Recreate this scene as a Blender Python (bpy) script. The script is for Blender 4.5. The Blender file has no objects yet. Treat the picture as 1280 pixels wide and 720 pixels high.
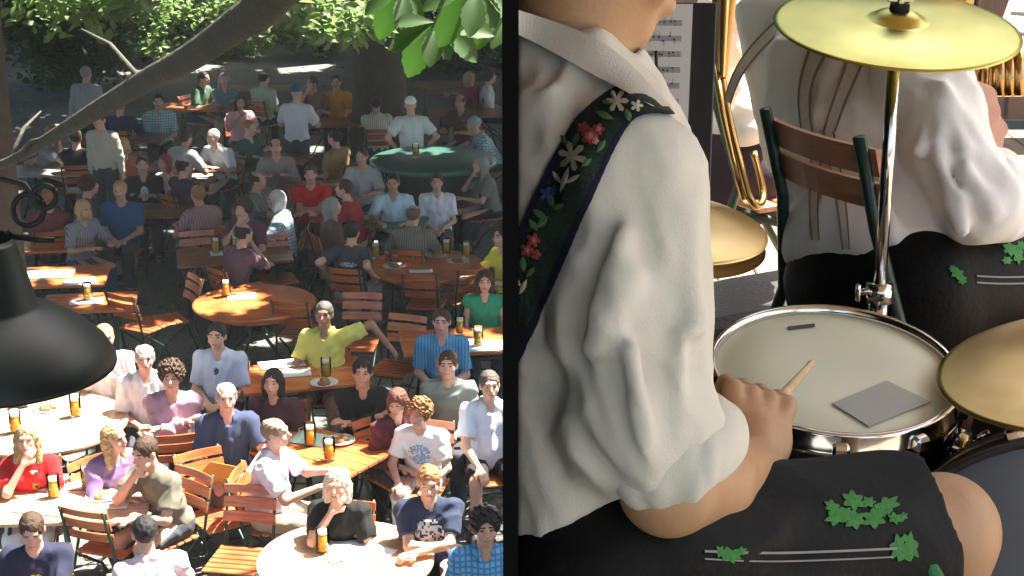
import bpy, math, random
import numpy as np
from mathutils import Vector, Matrix
from mathutils.bvhtree import BVHTree

# ------------------------------------------------------------------ camera, sky, sun, exposure
scene = bpy.context.scene
COL = scene.collection
H = 5.95                       # eye height above the garden gravel
F = 2077.0                     # focal length in pixels of a 1280 wide frame
PITCH = math.radians(17.0)
cam_data = bpy.data.cameras.new('camera')
cam = bpy.data.objects.new('camera', cam_data); COL.objects.link(cam)
cam_data.sensor_width = 36.0; cam_data.lens = 36.0*F/1280.0
cam_data.clip_start = 0.05; cam_data.clip_end = 2000
cam.location = (0, 0, H); cam.rotation_euler = (math.pi/2-PITCH, 0, 0)
scene.camera = cam

SUN_DIR = Vector((0.80, 0.50, 1.75)).normalized()      # from the ground towards the sun
world = bpy.data.worlds.new('World'); scene.world = world; world.use_nodes = True
nt = world.node_tree; nt.nodes.clear()
sky = nt.nodes.new('ShaderNodeTexSky'); sky.sky_type = 'NISHITA'; sky.sun_disc = False
sky.sun_elevation = math.asin(SUN_DIR.z); sky.sun_rotation = math.atan2(SUN_DIR.x, SUN_DIR.y)
sky.dust_density = 4.0; sky.ozone_density = 0.4
bg = nt.nodes.new('ShaderNodeBackground'); bg.inputs['Strength'].default_value = 0.095
wo = nt.nodes.new('ShaderNodeOutputWorld')
nt.links.new(sky.outputs[0], bg.inputs[0]); nt.links.new(bg.outputs[0], wo.inputs[0])
sd = bpy.data.lights.new('sun', 'SUN'); sd.energy = 5.0; sd.angle = math.radians(0.5); sd.color = (1.0, 0.94, 0.84)
so = bpy.data.objects.new('sun', sd); COL.objects.link(so)
so.rotation_euler = SUN_DIR.to_track_quat('Z', 'Y').to_euler()
scene.view_settings.view_transform = 'Standard'; scene.view_settings.look = 'None'
scene.view_settings.exposure = 2.55; scene.view_settings.gamma = 1.0
scene.view_settings.use_curve_mapping = False
scene.cycles.max_bounces = 6; scene.cycles.diffuse_bounces = 4; scene.cycles.glossy_bounces = 3
scene.cycles.transmission_bounces = 4; scene.cycles.transparent_max_bounces = 6
scene.cycles.use_denoising = True
scene.cycles.sample_clamp_indirect = 6.0

RNG = random.Random(7)
FWD = np.array([0, math.cos(PITCH), -math.sin(PITCH)]); UP = np.array([0, math.sin(PITCH), math.cos(PITCH)]); RT = np.array([1.0, 0, 0])
EYE = np.array([0, 0, H])
def ray(px, py): return FWD+RT*(px-640)/F-UP*(py-360)/F
def P(px, py, d): return EYE+ray(px, py)*d                    # a point seen at a pixel at a known depth
def G(px, py, h=0.0):                                         # ... or at a known height
    r = ray(px, py); return EYE+r*((h-H)/r[2])
V3 = lambda *a: np.array(a, float)
def unit(v): v = np.asarray(v, float); return v/max(np.linalg.norm(v), 1e-9)
def rotz(a): c, s = math.cos(a), math.sin(a); return np.array([[c, -s, 0], [s, c, 0], [0, 0, 1.0]])
def rotx(a): c, s = math.cos(a), math.sin(a); return np.array([[1.0, 0, 0], [0, c, -s], [0, s, c]])
def roty(a): c, s = math.cos(a), math.sin(a); return np.array([[c, 0, s], [0, 1.0, 0], [-s, 0, c]])

# ------------------------------------------------------------------ materials
MATS = {}
def _new(name):
    m = bpy.data.materials.new(name); m.use_nodes = True
    return m, m.node_tree, m.node_tree.nodes['Principled BSDF']
def mat(name, color, rough=0.6, metal=0.0, var=0.18, scale=12.0, bump=0.0, bscale=60.0, spec=0.5, sheen=0.0, coat=0.0):
    """Principled with object-space noise variation of its own colour and an optional bump."""
    if name in MATS: return MATS[name]
    m, t, b = _new(name); N = t.nodes; L = t.links
    tc = N.new('ShaderNodeTexCoord')
    nz = N.new('ShaderNodeTexNoise'); nz.inputs['Scale'].default_value = scale; nz.inputs['Detail'].default_value = 5
    L.new(tc.outputs['Object'], nz.inputs['Vector'])
    mx = N.new('ShaderNodeMix'); mx.data_type = 'RGBA'
    c = np.array(color[:3]); lo = np.clip(c*(1-var), 0, 1); hi = np.clip(c*(1+var), 0, 1)
    mx.inputs[6].default_value = (*lo, 1); mx.inputs[7].default_value = (*hi, 1)
    L.new(nz.outputs[0], mx.inputs[0]); L.new(mx.outputs[2], b.inputs['Base Color'])
    b.inputs['Roughness'].default_value = rough; b.inputs['Metallic'].default_value = metal
    b.inputs['Specular IOR Level'].default_value = spec
    if sheen: b.inputs['Sheen Weight'].default_value = sheen
    if coat: b.inputs['Coat Weight'].default_value = coat
    if bump:
        n2 = N.new('ShaderNodeTexNoise'); n2.inputs['Scale'].default_value = bscale; n2.inputs['Detail'].default_value = 4
        L.new(tc.outputs['Object'], n2.inputs['Vector'])
        bp = N.new('ShaderNodeBump'); bp.inputs['Strength'].default_value = bump; bp.inputs['Distance'].default_value = 0.01
        L.new(n2.outputs[0], bp.inputs['Height']); L.new(bp.outputs[0], b.inputs['Normal'])
    MATS[name] = m; return m
def fabric(c, fine=False):
    k = 'fabric_%.3f_%.3f_%.3f_%d' % (*c, fine)
    return mat(k, c, 0.85, 0, 0.10, 9.0, 0.25 if not fine else 0.15, 140.0 if not fine else 420.0, 0.25, sheen=0.05)
def checked(c, kind):
    """striped or checked cotton: the second colour is woven in along the garment"""
    k = 'checked_%.2f_%.2f_%.2f_%d' % (*c, kind)
    if k in MATS: return MATS[k]
    m, t, b = _new(k); N = t.nodes; L = t.links; tc = N.new('ShaderNodeTexCoord'); c = np.array(c); last = None
    for d in (['X'] if kind == 0 else ['X','Z']):
        w = N.new('ShaderNodeTexWave'); w.bands_direction = d; w.inputs['Scale'].default_value = 11 if kind == 0 else 8; w.inputs['Distortion'].default_value = .6; L.new(tc.outputs['Object'], w.inputs['Vector'])
        x = N.new('ShaderNodeMix'); x.data_type = 'RGBA'; f = N.new('ShaderNodeMath'); f.operation = 'GREATER_THAN'; f.inputs[1].default_value = .72; L.new(w.outputs['Fac'], f.inputs[0]); L.new(f.outputs[0], x.inputs[0])
        if last is None: x.inputs[6].default_value = (*c, 1)
        else: L.new(last, x.inputs[6])
        x.inputs[7].default_value = (*(c*(.45,.5,.62)), 1); last = x.outputs[2]
    L.new(last, b.inputs['Base Color']); b.inputs['Roughness'].default_value = .85; MATS[k] = m; return m
def skin(c):
    return mat('skin_%.2f_%.2f_%.2f' % c, c, 0.5, 0, 0.26, 24.0, 0.22, 190.0, 0.35)
def hairm(c): return mat('hair_%.3f_%.3f_%.3f' % c, c, 0.55, 0, 0.5, 70.0, 0.8, 140.0, 0.4)
def wood(name, c1, c2, rough=0.35, axis=0, coat=0.3):
    if name in MATS: return MATS[name]
    m, t, b = _new(name); N = t.nodes; L = t.links
    tc = N.new('ShaderNodeTexCoord'); mp = N.new('ShaderNodeMapping')
    sc = [22.0, 22.0, 22.0]; sc[axis] = 1.6; mp.inputs['Scale'].default_value = sc
    L.new(tc.outputs['Object'], mp.inputs[0])
    nz = N.new('ShaderNodeTexNoise'); nz.inputs['Scale'].default_value = 2.2; nz.inputs['Detail'].default_value = 6; nz.inputs['Distortion'].default_value = 0.6
    L.new(mp.outputs[0], nz.inputs['Vector'])
    n3 = N.new('ShaderNodeTexNoise'); n3.inputs['Scale'].default_value = 3.0; L.new(tc.outputs['Object'], n3.inputs['Vector'])
    ad = N.new('ShaderNodeMath'); ad.operation = 'ADD'; L.new(nz.outputs[0], ad.inputs[0]); L.new(n3.outputs[0], ad.inputs[1])
    rp = N.new('ShaderNodeValToRGB'); rp.color_ramp.elements[0].position = 0.7; rp.color_ramp.elements[1].position = 1.3 if False else 1.0
    ml = N.new('ShaderNodeMath'); ml.operation = 'MULTIPLY'; ml.inputs[1].default_value = 0.85; L.new(ad.outputs[0], ml.inputs[0])
    rp.color_ramp.elements[0].color = (*c1, 1); rp.color_ramp.elements[1].color = (*c2, 1)
    L.new(ml.outputs[0], rp.inputs[0]); L.new(rp.outputs[0], b.inputs['Base Color'])
    b.inputs['Roughness'].default_value = rough; b.inputs['Coat Weight'].default_value = coat; b.inputs['Coat Roughness'].default_value = 0.3
    bp = N.new('ShaderNodeBump'); bp.inputs['Strength'].default_value = 0.15; L.new(nz.outputs[0], bp.inputs['Height']); L.new(bp.outputs[0], b.inputs['Normal'])
    MATS[name] = m; return m
def leafm(name, c, trans=0.45):
    if name in MATS: return MATS[name]
    m, t, b = _new(name); N = t.nodes; L = t.links
    tc = N.new('ShaderNodeTexCoord'); nz = N.new('ShaderNodeTexNoise'); nz.inputs['Scale'].default_value = 1.3; nz.inputs['Detail'].default_value = 6
    L.new(tc.outputs['Object'], nz.inputs['Vector'])
    mx = N.new('ShaderNodeMix'); mx.data_type = 'RGBA'; c = np.array(c)
    mx.inputs[6].default_value = (*(c*0.55), 1); mx.inputs[7].default_value = (*(c*1.5), 1)
    L.new(nz.outputs[0], mx.inputs[0]); L.new(mx.outputs[2], b.inputs['Base Color']); b.inputs['Roughness'].default_value = 0.5
    tr = N.new('ShaderNodeBsdfTranslucent'); hs = N.new('ShaderNodeHueSaturation'); hs.inputs['Value'].default_value = 1.9; hs.inputs['Saturation'].default_value = 1.1
    L.new(mx.outputs[2], hs.inputs['Color']); L.new(hs.outputs[0], tr.inputs[0])
    ms = N.new('ShaderNodeMixShader'); ms.inputs[0].default_value = trans
    L.new(b.outputs[0], ms.inputs[1]); L.new(tr.outputs[0], ms.inputs[2]); L.new(ms.outputs[0], N['Material Output'].inputs[0])
    MATS[name] = m; return m
def glassm(name, c, rough=0.03):
    if name in MATS: return MATS[name]
    m, t, b = _new(name); b.inputs['Base Color'].default_value = (*c, 1); b.inputs['Roughness'].default_value = rough
    b.inputs['Transmission Weight'].default_value = 1.0; b.inputs['IOR'].default_value = 1.08
    MATS[name] = m; return m

# ------------------------------------------------------------------ mesh helpers
def link(o, parent=None):
    COL.objects.link(o)
    if parent is not None: o.parent = parent
    return o
def mesh_np(name, v, f, m, parent=None, smooth=True, fmat=None, mats=None):
    """v: n x 3 array, f: list of faces or an m x 4 array."""
    me = bpy.data.meshes.new(name)
    if isinstance(f, np.ndarray):
        k = f.shape[1]
        me.vertices.add(len(v)); me.vertices.foreach_set('co', np.asarray(v, np.float32).ravel())
        me.loops.add(f.size); me.loops.foreach_set('vertex_index', f.ravel().astype(np.int32))
        me.polygons.add(len(f)); me.polygons.foreach_set('loop_start', np.arange(0, f.size, k, dtype=np.int32))
        me.update(calc_edges=True)
    else:
        me.from_pydata([tuple(x) for x in v], [], [tuple(x) for x in f]); me.update()
    for mm in (mats or [m]): me.materials.append(mm)
    if fmat is not None: me.polygons.foreach_set('material_index', np.asarray(fmat, np.int32))
    if smooth: me.polygons.foreach_set('use_smooth', np.ones(len(me.polygons), bool))
    me.update()
    return link(bpy.data.objects.new(name, me), parent)
class MB:
    """Collects boxes, tubes and lathes, then links them as ONE mesh object."""
    def __init__(s): s.v = []; s.f = []; s.mi = []
    def add(s, v, f, mi=0):
        o = len(s.v); s.v += [tuple(map(float, x)) for x in v]; s.f += [tuple(i+o for i in q) for q in f]; s.mi += [mi]*len(f)
    def box(s, c, size, R=None, mi=0, bev=0.0):
        c = np.asarray(c, float); h = np.asarray(size, float)/2
        R = np.eye(3) if R is None else R
        b = min(bev, h.min()*0.9)
        if b <= 0:
            v = [c+R@(h*np.array(k)) for k in ((-1,-1,-1),(1,-1,-1),(1,1,-1),(-1,1,-1),(-1,-1,1),(1,-1,1),(1,1,1),(-1,1,1))]
            s.add(v, [(3,2,1,0),(4,5,6,7),(0,1,5,4),(1,2,6,5),(2,3,7,6),(3,0,4,7)], mi); return
        # bevelled: three rings per corner
        v = []; idx = {}
        for sx in (-1,1):
            for sy in (-1,1):
                for sz in (-1,1):
                    for a in range(3):
                        q = np.array([sx,sy,sz], float)*(h-b); q[a] = (sx,sy,sz)[a]*h[a]
                        idx[(sx,sy,sz,a)] = len(v); v.append(c+R@q)
        f = []
        def quad(ks):
            p = [v[k] for k in ks]; n = np.cross(p[1]-p[0], p[2]-p[0]); m_ = sum(p)/len(p)-c
            f.append(tuple(ks) if n@m_ > 0 else tuple(ks[::-1]))
        for a in range(3):
            b1, b2 = [(1,2),(0,2),(0,1)][a]
            for sg in (-1,1):
                ks = []
                for (p, q) in ((-1,-1),(1,-1),(1,1),(-1,1)):
                    k = [0,0,0]; k[a] = sg; k[b1] = p; k[b2] = q; ks.append(idx[(*k, a)])
                quad(ks)
            for p in (-1,1):
                for q in (-1,1):
                    k0 = [0,0,0]; k0[b1] = p; k0[b2] = q; k0[a] = -1; k1 = list(k0); k1[a] = 1
                    quad([idx[(*k0,b1)], idx[(*k1,b1)], idx[(*k1,b2)], idx[(*k0,b2)]])
        for sx in (-1,1):
            for sy in (-1,1):
                for sz in (-1,1): quad([idx[(sx,sy,sz,a)] for a in range(3)])
        s.add(v, f, mi)
    def tube(s, pts, rad, n=8, mi=0, cap=True, flat=1.0):
        pts = [np.asarray(p, float) for p in pts]; m_ = len(pts)
        rad = [rad]*m_ if np.isscalar(rad) else list(rad)
        T = [unit(pts[min(i+1, m_-1)]-pts[max(i-1, 0)]) for i in range(m_)]
        ref = V3(0,0,1) if abs(T[0][2]) < 0.9 else V3(1,0,0)
        N_ = unit(np.cross(T[0], ref)); v = []; f = []
        for i in range(m_):
            N_ = unit(N_-T[i]*(N_@T[i])); B = np.cross(T[i], N_)
            for k in range(n):
                a = 2*math.pi*k/n; v.append(pts[i]+rad[i]*(N_*math.cos(a)+B*math.sin(a)*flat))
        for i in range(m_-1):
            for k in range(n): f.append((i*n+k, i*n+(k+1) % n, (i+1)*n+(k+1) % n, (i+1)*n+k))
        if cap: f.append(tuple(range(n))[::-1]); f.append(tuple((m_-1)*n+k for k in range(n)))
        s.add(v, f, mi)
    def lathe(s, prof, n=32, c=(0,0,0), R=None, mi=0, closed=False):
        R = np.eye(3) if R is None else R; c = np.asarray(c, float); v = []; f = []
        for (r, z) in prof:
            for k in range(n):
                a = 2*math.pi*k/n; v.append(c+R@V3(r*math.cos(a), r*math.sin(a), z))
        m_ = len(prof)
        for i in range(m_ if closed else m_-1):
            j = (i+1) % m_
            for k in range(n): f.append((i*n+k, i*n+(k+1) % n, j*n+(k+1) % n, j*n+k))
        s.add(v, f, mi)
    def build(s, name, m, parent=None, smooth=False, mats=None):
        return mesh_np(name, s.v, s.f, m, parent, smooth, s.mi if mats else None, mats)
def auto_smooth(o, ang=35):
    me = o.data
    me.polygons.foreach_set('use_smooth', np.ones(len(me.polygons), bool))
    bm_ang = math.radians(ang)
    import bmesh
    bm = bmesh.new(); bm.from_mesh(me)
    for e in bm.edges:
        if len(e.link_faces) == 2 and e.calc_face_angle(0) > bm_ang: e.smooth = False
    bm.to_mesh(me); bm.free(); return o
def empty(name, loc=(0,0,0), rz=0.0):
    o = bpy.data.objects.new(name, None); COL.objects.link(o); o.location = tuple(loc); o.rotation_euler = (0,0,rz); o.empty_display_size = 0.1
    return o
def tag(o, label=None, cat=None, group=None, kind=None):
    if label: o['label'] = label
    if cat: o['category'] = cat
    if group: o['group'] = group
    if kind: o['kind'] = kind
    return o
KIDS = {}
def copy_tree(o, parent=None):
    c = o.copy(); COL.objects.link(c)
    if parent is not None: c.parent = parent
    for ch in list(o.children): copy_tree(ch, c)
    return c

# ------------------------------------------------------------------ implicit surfaces for bodies and cloth
def c_(a, b, ra, rb, cuts=()): return ('c', np.asarray(a, float), np.asarray(b, float), ra, rb, cuts)
def e_(c, r, M=None, cuts=()): return ('e', np.asarray(c, float), np.asarray(r, float), np.eye(3) if M is None else M, cuts)
def _dist(p, X, Y, Z):
    if p[0] == 'c':
        a, b, ra, rb = p[1:5]; ba = b-a; l2 = max(ba@ba, 1e-9)
        t = np.clip(((X-a[0])*ba[0]+(Y-a[1])*ba[1]+(Z-a[2])*ba[2])/l2, 0, 1)
        d = np.sqrt((X-a[0]-t*ba[0])**2+(Y-a[1]-t*ba[1])**2+(Z-a[2]-t*ba[2])**2)-(ra+(rb-ra)*t)
    else:
        c, r, M = p[1:4]; x, y, z = X-c[0], Y-c[1], Z-c[2]
        u = M[0,0]*x+M[1,0]*y+M[2,0]*z; v = M[0,1]*x+M[1,1]*y+M[2,1]*z; w = M[0,2]*x+M[1,2]*y+M[2,2]*z
        k0 = np.sqrt((u/r[0])**2+(v/r[1])**2+(w/r[2])**2); k1 = np.sqrt((u/r[0]**2)**2+(v/r[1]**2)**2+(w/r[2]**2)**2)
        d = k0*(k0-1)/np.maximum(k1, 1e-6)
    for (q, n) in p[-1]: d = np.maximum(d, (X-q[0])*n[0]+(Y-q[1])*n[1]+(Z-q[2])*n[2])
    return d
def _bb(p):
    if p[0] == 'c': return np.minimum(p[1]-p[3], p[2]-p[4]), np.maximum(p[1]+p[3], p[2]+p[4])
    r = p[2].max(); return p[1]-r, p[1]+r
def sdf(prims, vox, k=0.03, subs=(), planes=(), noise=None, ks=0.012):
    B = [_bb(p) for p in prims]
    lo = np.min([b[0] for b in B], 0)-3*vox-0.01; hi = np.max([b[1] for b in B], 0)+3*vox+0.01
    n = np.ceil((hi-lo)/vox).astype(int)+1
    ax = [(lo[i]+vox*np.arange(n[i])).astype(np.float32) for i in range(3)]
    g = np.full(n, 0.25, np.float32)
    def sl(p, pad):
        b = _bb(p); s = []
        for i in range(3):
            s.append(slice(max(0, int((b[0][i]-pad-lo[i])/vox)), min(n[i], int((b[1][i]+pad-lo[i])/vox)+2)))
        return tuple(s)
    def axes(s): return ax[0][s[0]][:,None,None], ax[1][s[1]][None,:,None], ax[2][s[2]][None,None,:]
    for p in prims:
        s = sl(p, k+3*vox); d = _dist(p, *axes(s)).astype(np.float32); a = g[s]
        h = np.maximum(k-np.abs(a-d), 0)/k; g[s] = np.minimum(a, d)-h*h*k*0.25
    if noise is not None: g += noise(ax[0][:,None,None], ax[1][None,:,None], ax[2][None,None,:]).astype(np.float32)
    for p in subs:
        s = sl(p, ks+3*vox); d = -_dist(p, *axes(s)).astype(np.float32); a = g[s]
        h = np.maximum(ks-np.abs(a-d), 0)/ks; g[s] = np.maximum(a, d)+h*h*ks*0.25
    for (q, nn) in planes:
        X, Y, Z = ax[0][:,None,None], ax[1][None,:,None], ax[2][None,None,:]
        g = np.maximum(g, (X-q[0])*nn[0]+(Y-q[1])*nn[1]+(Z-q[2])*nn[2])
    g[0] = g[-1] = 1; g[:,0] = g[:,-1] = 1; g[:,:,0] = g[:,:,-1] = 1
    return nets(g.astype(np.float32), lo, vox)
def nets(g, lo, vox):
    s = g < 0; n = np.array(g.shape)
    cnt = np.zeros(n-1, np.int8)
    for i in (0,1):
        for j in (0,1):
            for k in (0,1): cnt += s[i:n[0]-1+i, j:n[1]-1+j, k:n[2]-1+k]
    act = (cnt > 0) & (cnt < 8); idx = np.full(n-1, -1, np.int32); A = np.array(np.nonzero(act)).T
    idx[act] = np.arange(len(A)); pos = np.zeros((len(A),3)); wt = np.zeros(len(A))
    for d in range(3):
        o1, o2 = [(1,2),(0,2),(0,1)][d]
        for p in (0,1):
            for q in (0,1):
                a = np.zeros(3, int); a[o1] = p; a[o2] = q; b = a.copy(); b[d] = 1
                va = g[A[:,0]+a[0], A[:,1]+a[1], A[:,2]+a[2]]; vb = g[A[:,0]+b[0], A[:,1]+b[1], A[:,2]+b[2]]
                m = (va < 0) != (vb < 0); t = np.where(m, va/np.where(va == vb, 1, va-vb), 0)
                pt = a[None]+t[:,None]*(b-a)[None]; pos[m] += pt[m]; wt[m] += 1
    v = lo+vox*(A+pos/np.maximum(wt, 1)[:,None])
    F_ = []
    for d in range(3):
        o1, o2 = (d+1) % 3, (d+2) % 3
        s0 = [slice(None)]*3; s1 = [slice(None)]*3; s0[d] = slice(0,-1); s1[d] = slice(1,None)
        ch = s[tuple(s0)] != s[tuple(s1)]
        E = np.array(np.nonzero(ch)).T; E = E[(E[:,o1] > 0) & (E[:,o2] > 0) & (E[:,o1] < n[o1]-1) & (E[:,o2] < n[o2]-1)]
        if not len(E): continue
        ins = s[E[:,0], E[:,1], E[:,2]]
        def cell(p, q):
            c = E.copy(); c[:,o1] += p; c[:,o2] += q; return idx[c[:,0], c[:,1], c[:,2]]
        Q = np.stack([cell(-1,-1), cell(0,-1), cell(0,0), cell(-1,0)], 1)
        Q[~ins] = Q[~ins][:, ::-1]; F_.append(Q)
    return v, np.concatenate(F_)
def wrinkles(seed, amp, wl=0.09, aniso=(1,1,1), sign=1):
    r = np.random.RandomState(seed); W = []
    for i in range(5):
        d = unit(r.randn(3)*np.array(aniso)); W.append((d*2*math.pi/(wl*r.uniform(0.6,1.7)), r.uniform(0,6.28), amp*r.uniform(0.4,1)))
    wp = unit(r.randn(3))*2*math.pi/(wl*2.3)
    def fn(X, Y, Z):
        w = np.sin(wp[0]*X+wp[1]*Y+wp[2]*Z)*1.3; o = 0
        for (k, ph, a) in W: o = o+a*(1-np.abs(np.sin(0.5*(k[0]*X+k[1]*Y+k[2]*Z)+ph+w))*2)*0.5
        return o*sign-(amp*.9 if sign < 0 else 0)
    return fn
def ik(sh, hand, l1, l2, hint):
    d = hand-sh; L_ = np.linalg.norm(d)
    if L_ > (l1+l2)*0.995: hand = sh+d*((l1+l2)*0.995/L_); d = hand-sh; L_ = np.linalg.norm(d)
    u = d/L_; a = (l1*l1-l2*l2+L_*L_)/(2*L_); h = math.sqrt(max(l1*l1-a*a, 0)); hv = unit(np.asarray(hint)-u*(np.asarray(hint)@u))
    return sh+u*a+hv*h, hand
def bvh_of(o):
    me = o.data; M = o.matrix_world
    return BVHTree.FromPolygons([v.co.copy() for v in me.vertices], [tuple(p.vertices) for p in me.polygons])
# ------------------------------------------------------------------ people
SKIN_A = (0.56, 0.33, 0.24); SKIN_B = (0.48, 0.27, 0.18); SKIN_C = (0.36, 0.19, 0.12); SKIN_P = (0.62, 0.34, 0.27)
EYE_M = mat('eye_dark', (0.10, 0.06, 0.045), 0.3); LIP_M = mat('lip', (0.36, 0.13, 0.11), 0.45)
def head_prims(c, R, fem=False):
    w = lambda *a: c+R@V3(*a); j = 0.92 if fem else 1.0
    pr = [e_(w(0,.012,.03), (.074,.093,.086), R), e_(w(0,-.02,-.035), (.058*j,.066,.074), R), e_(w(0,-.048,-.088), (.03*j,.032,.026), R),
          c_(w(0,-.088,.0), w(0,-.108,-.028), .009, .0135), c_(w(-.035,-.078,.024), w(.035,-.078,.024), .012, .012),
          e_(w(0,-.084,-.06), (.025,.012,.012), R), e_(w(.045,-.052,-.03), (.02,.02,.026), R), e_(w(-.045,-.052,-.03), (.02,.02,.026), R)]
    for s in (-1,1): pr.append(e_(w(.077*s,.012,-.008), (.010,.02,.031), R))
    sb = [e_(w(.031*s,-.094,.004), (.016,.013,.010), R) for s in (-1,1)]
    return pr, sb
def hand_prims(w, d, up, s=1.0, curl=0.35, side=1):
    """a palm, four fingers of unequal length and a thumb; w wrist, d direction, up the back of the hand."""
    d = unit(d); up = unit(up-d*(up@d)); sd = np.cross(d, up)*side
    M = np.stack([sd, d, up], 1); pr = [e_(w+d*.045*s, (.040*s,.052*s,.015*s), M)]
    for i, (x, L_) in enumerate(((-.030,.062),(-.010,.076),(.011,.080),(.031,.070))):
        b = w+d*.082*s+sd*x*s; dd = unit(d-up*curl*.6); m_ = b+dd*L_*.5*s; t = m_+unit(d-up*curl*1.8)*L_*.5*s
        pr += [c_(b, m_, .0092*s, .0085*s), c_(m_, t, .0085*s, .007*s)]
    b = w+d*.025*s+sd*.032*s; m_ = b+unit(d*.6+sd*.7-up*.3)*.04*s; t = m_+unit(d-up*.4)*.032*s
    pr += [c_(b, m_, .012*s, .010*s), c_(m_, t, .010*s, .008*s)]
    return pr
ARMS = {   # right hand, left hand (the person's own), right elbow hint, left elbow hint
 'lap': ((-.07,-.27,.66),(.07,-.29,.66),(-.5,.5,-.4),(.5,.5,-.4)),
 'crossed': ((.12,-.19,.88),(-.12,-.22,.84),(-.6,.0,-.8),(.6,.0,-.8)),
 'table': ((-.14,-.42,.80),(.16,-.40,.80),(-.6,.3,-.6),(.6,.3,-.6)),
 'crossedtable': ((.10,-.36,.83),(-.10,-.40,.81),(-.8,.0,-.3),(.8,.0,-.3)),
 'chin': ((-.02,-.17,1.06),(.10,-.34,.79),(-.5,-.3,-.8),(.6,.2,-.6)),
 'both_face': ((-.05,-.16,1.09),(.05,-.16,1.09),(-.6,-.2,-.8),(.6,-.2,-.8)),
 'chairback': ((-.17,-.30,.70),(.58,.10,.90),(-.5,.4,-.5),(.4,.3,.6)),
 'paper': ((-.16,-.40,.66),(.14,-.36,.70),(-.6,.3,-.5),(.6,.3,-.5)),
 'reach': ((-.16,-.46,.86),(.12,-.50,.88),(-.5,.2,-.7),(.5,.2,-.7)),
 'drink': ((-.06,-.26,1.02),(.14,-.36,.80),(-.6,-.1,-.7),(.5,.3,-.6)),
 'knees': ((-.14,-.40,.63),(.14,-.40,.63),(-.5,.3,-.4),(.5,.3,-.4)),
 'down': ((-.26,.02,.78),(.26,.02,.78),(-.2,.6,0),(.2,.6,0)),
 'hips': ((-.2,-.02,1.0),(.2,-.02,1.0),(-.8,.5,0),(.8,.5,0)),
 'carry': ((-.2,-.38,1.12),(.2,-.38,1.12),(-.5,.4,-.6),(.5,.4,-.6)),
}
NPERSON = [0]
def person(head_px, yaw, label, group, arms='lap', top=((.6,.6,.6),'tee'), bottom=((.05,.055,.07),'trousers'), hair=((.05,.03,.02),'short'),
           skinc=SKIN_A, S=1.0, lean=0.08, stand=False, hyaw=0.0, hpitch=-0.12, fem=False, vox=0.013, belly=0.0, shoe=(.04,.03,.025),
           print_=None, at=None, spread=1.0, legs=None):
    NPERSON[0] += 1; sid = NPERSON[0]; vx = vox/S
    z0 = 0.40 if stand else 0.0
    pel = V3(0,0,.56+z0); td = V3(0, -math.sin(lean), math.cos(lean)); q = 0.93 if fem else 1.0
    chest = pel+td*.30; neck = pel+td*.50; hc = neck+V3(0,-.015,0)+unit(td+V3(0,-.15,.6))*.165
    Rt = rotx(lean); Rh = rotz(hyaw)@rotx(-hpitch if False else hpitch)
    sh = [neck-td*.070+V3(x*.170*q,.0,0) for x in (-1,1)]
    hip = [pel+V3(x*.09,-.01,-.02) for x in (-1,1)]
    if stand: knee = [V3(x*.105,-.03,.50) for x in (-1,1)]; ank = [V3(x*.11,.0,.09) for x in (-1,1)]; ft = [V3(x*.13,-.17,.035) for x in (-1,1)]
    else:
        kx = .10*spread+.02; lg = legs or ((0,0),(0,0))
        knee = [V3((-kx, kx)[i]+lg[i][0]*.3,-.43,.52) for i in (0,1)]
        ank = [V3((-kx, kx)[i]*1.05+lg[i][0],-.42+lg[i][1],.09) for i in (0,1)]; ft = [a+V3((-.02,.02)[i],-.15,-.055) for i, a in enumerate(ank)]
    hr, hl, er, el = [V3(*a) for a in ARMS[arms]]
    dz = td*.50-V3(0,0,.50); hands = [hr.copy(), hl.copy()]
    if stand and arms == 'carry': pass
    elif stand: pass
    if arms in ('chin','both_face','drink','crossed'): hands = [h+dz*(.9 if arms != 'crossed' else .6) for h in hands]
    el_, hd = [], []
    for i in (0,1):
        e, h = ik(sh[i], hands[i], .285, .26, (er, el)[i]); el_.append(e); hd.append(h)
    # body, one continuous surface
    hp, hs = head_prims(hc, Rh, fem)
    body = [c_(neck-td*.05, hc+Rh@V3(0,.02,-.06), .062*q, .052*q), e_(pel+td*.02, (.155,.115,.12), Rt), e_(pel+td*.18, (.142*q,.105,.16), Rt),
            e_(chest+td*.03, (.162*q,.108,.17), Rt)]+hp
    for i in (0,1):
        body += [c_(neck-td*.03, sh[i], .06, .056*q), c_(sh[i], el_[i], .050*q, .039*q), c_(el_[i], hd[i], .040*q, .026*q)]
        fd = hd[i]-el_[i]
        body += hand_prims(hd[i], fd, V3(0,0,1) if abs(unit(fd)[2]) < .8 else V3(0,-1,0), 1.0, .5, (1,-1)[i])
        body += [c_(hip[i], knee[i], .082, .055), c_(knee[i], ank[i], .055, .036), c_(ank[i]+V3(0,.03,-.03), ft[i], .036, .028)]
    root = empty('person'); S_ = S
    v, f = sdf(body, vx, .022, hs, ks=.01)
    fc = v[f].mean(1); L_ = (fc-hc)@Rh; fm = np.zeros(len(f), np.int32)
    for s in (-1,1): fm[(((L_[:,0]-.031*s)/.0145)**2+((L_[:,2]-.006)/.0065)**2 < 1) & (L_[:,1] < -.05)] = 1
    for s in (-1,1): fm[(abs(L_[:,0]-.033*s) < .019) & (abs(L_[:,2]-.029-.0) < .0045) & (L_[:,1] < -.06)] = 3
    fm[((L_[:,0]/.024)**2+((L_[:,2]+.060)/.0085)**2 < 1) & (L_[:,1] < -.06)] = 2
    mesh_np('body', v*S_, f, None, root, True, fm, [skin(skinc), EYE_M, LIP_M, hairm(hair[0])])
    # shirt
    tc, tk = top; I = .017
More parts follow.
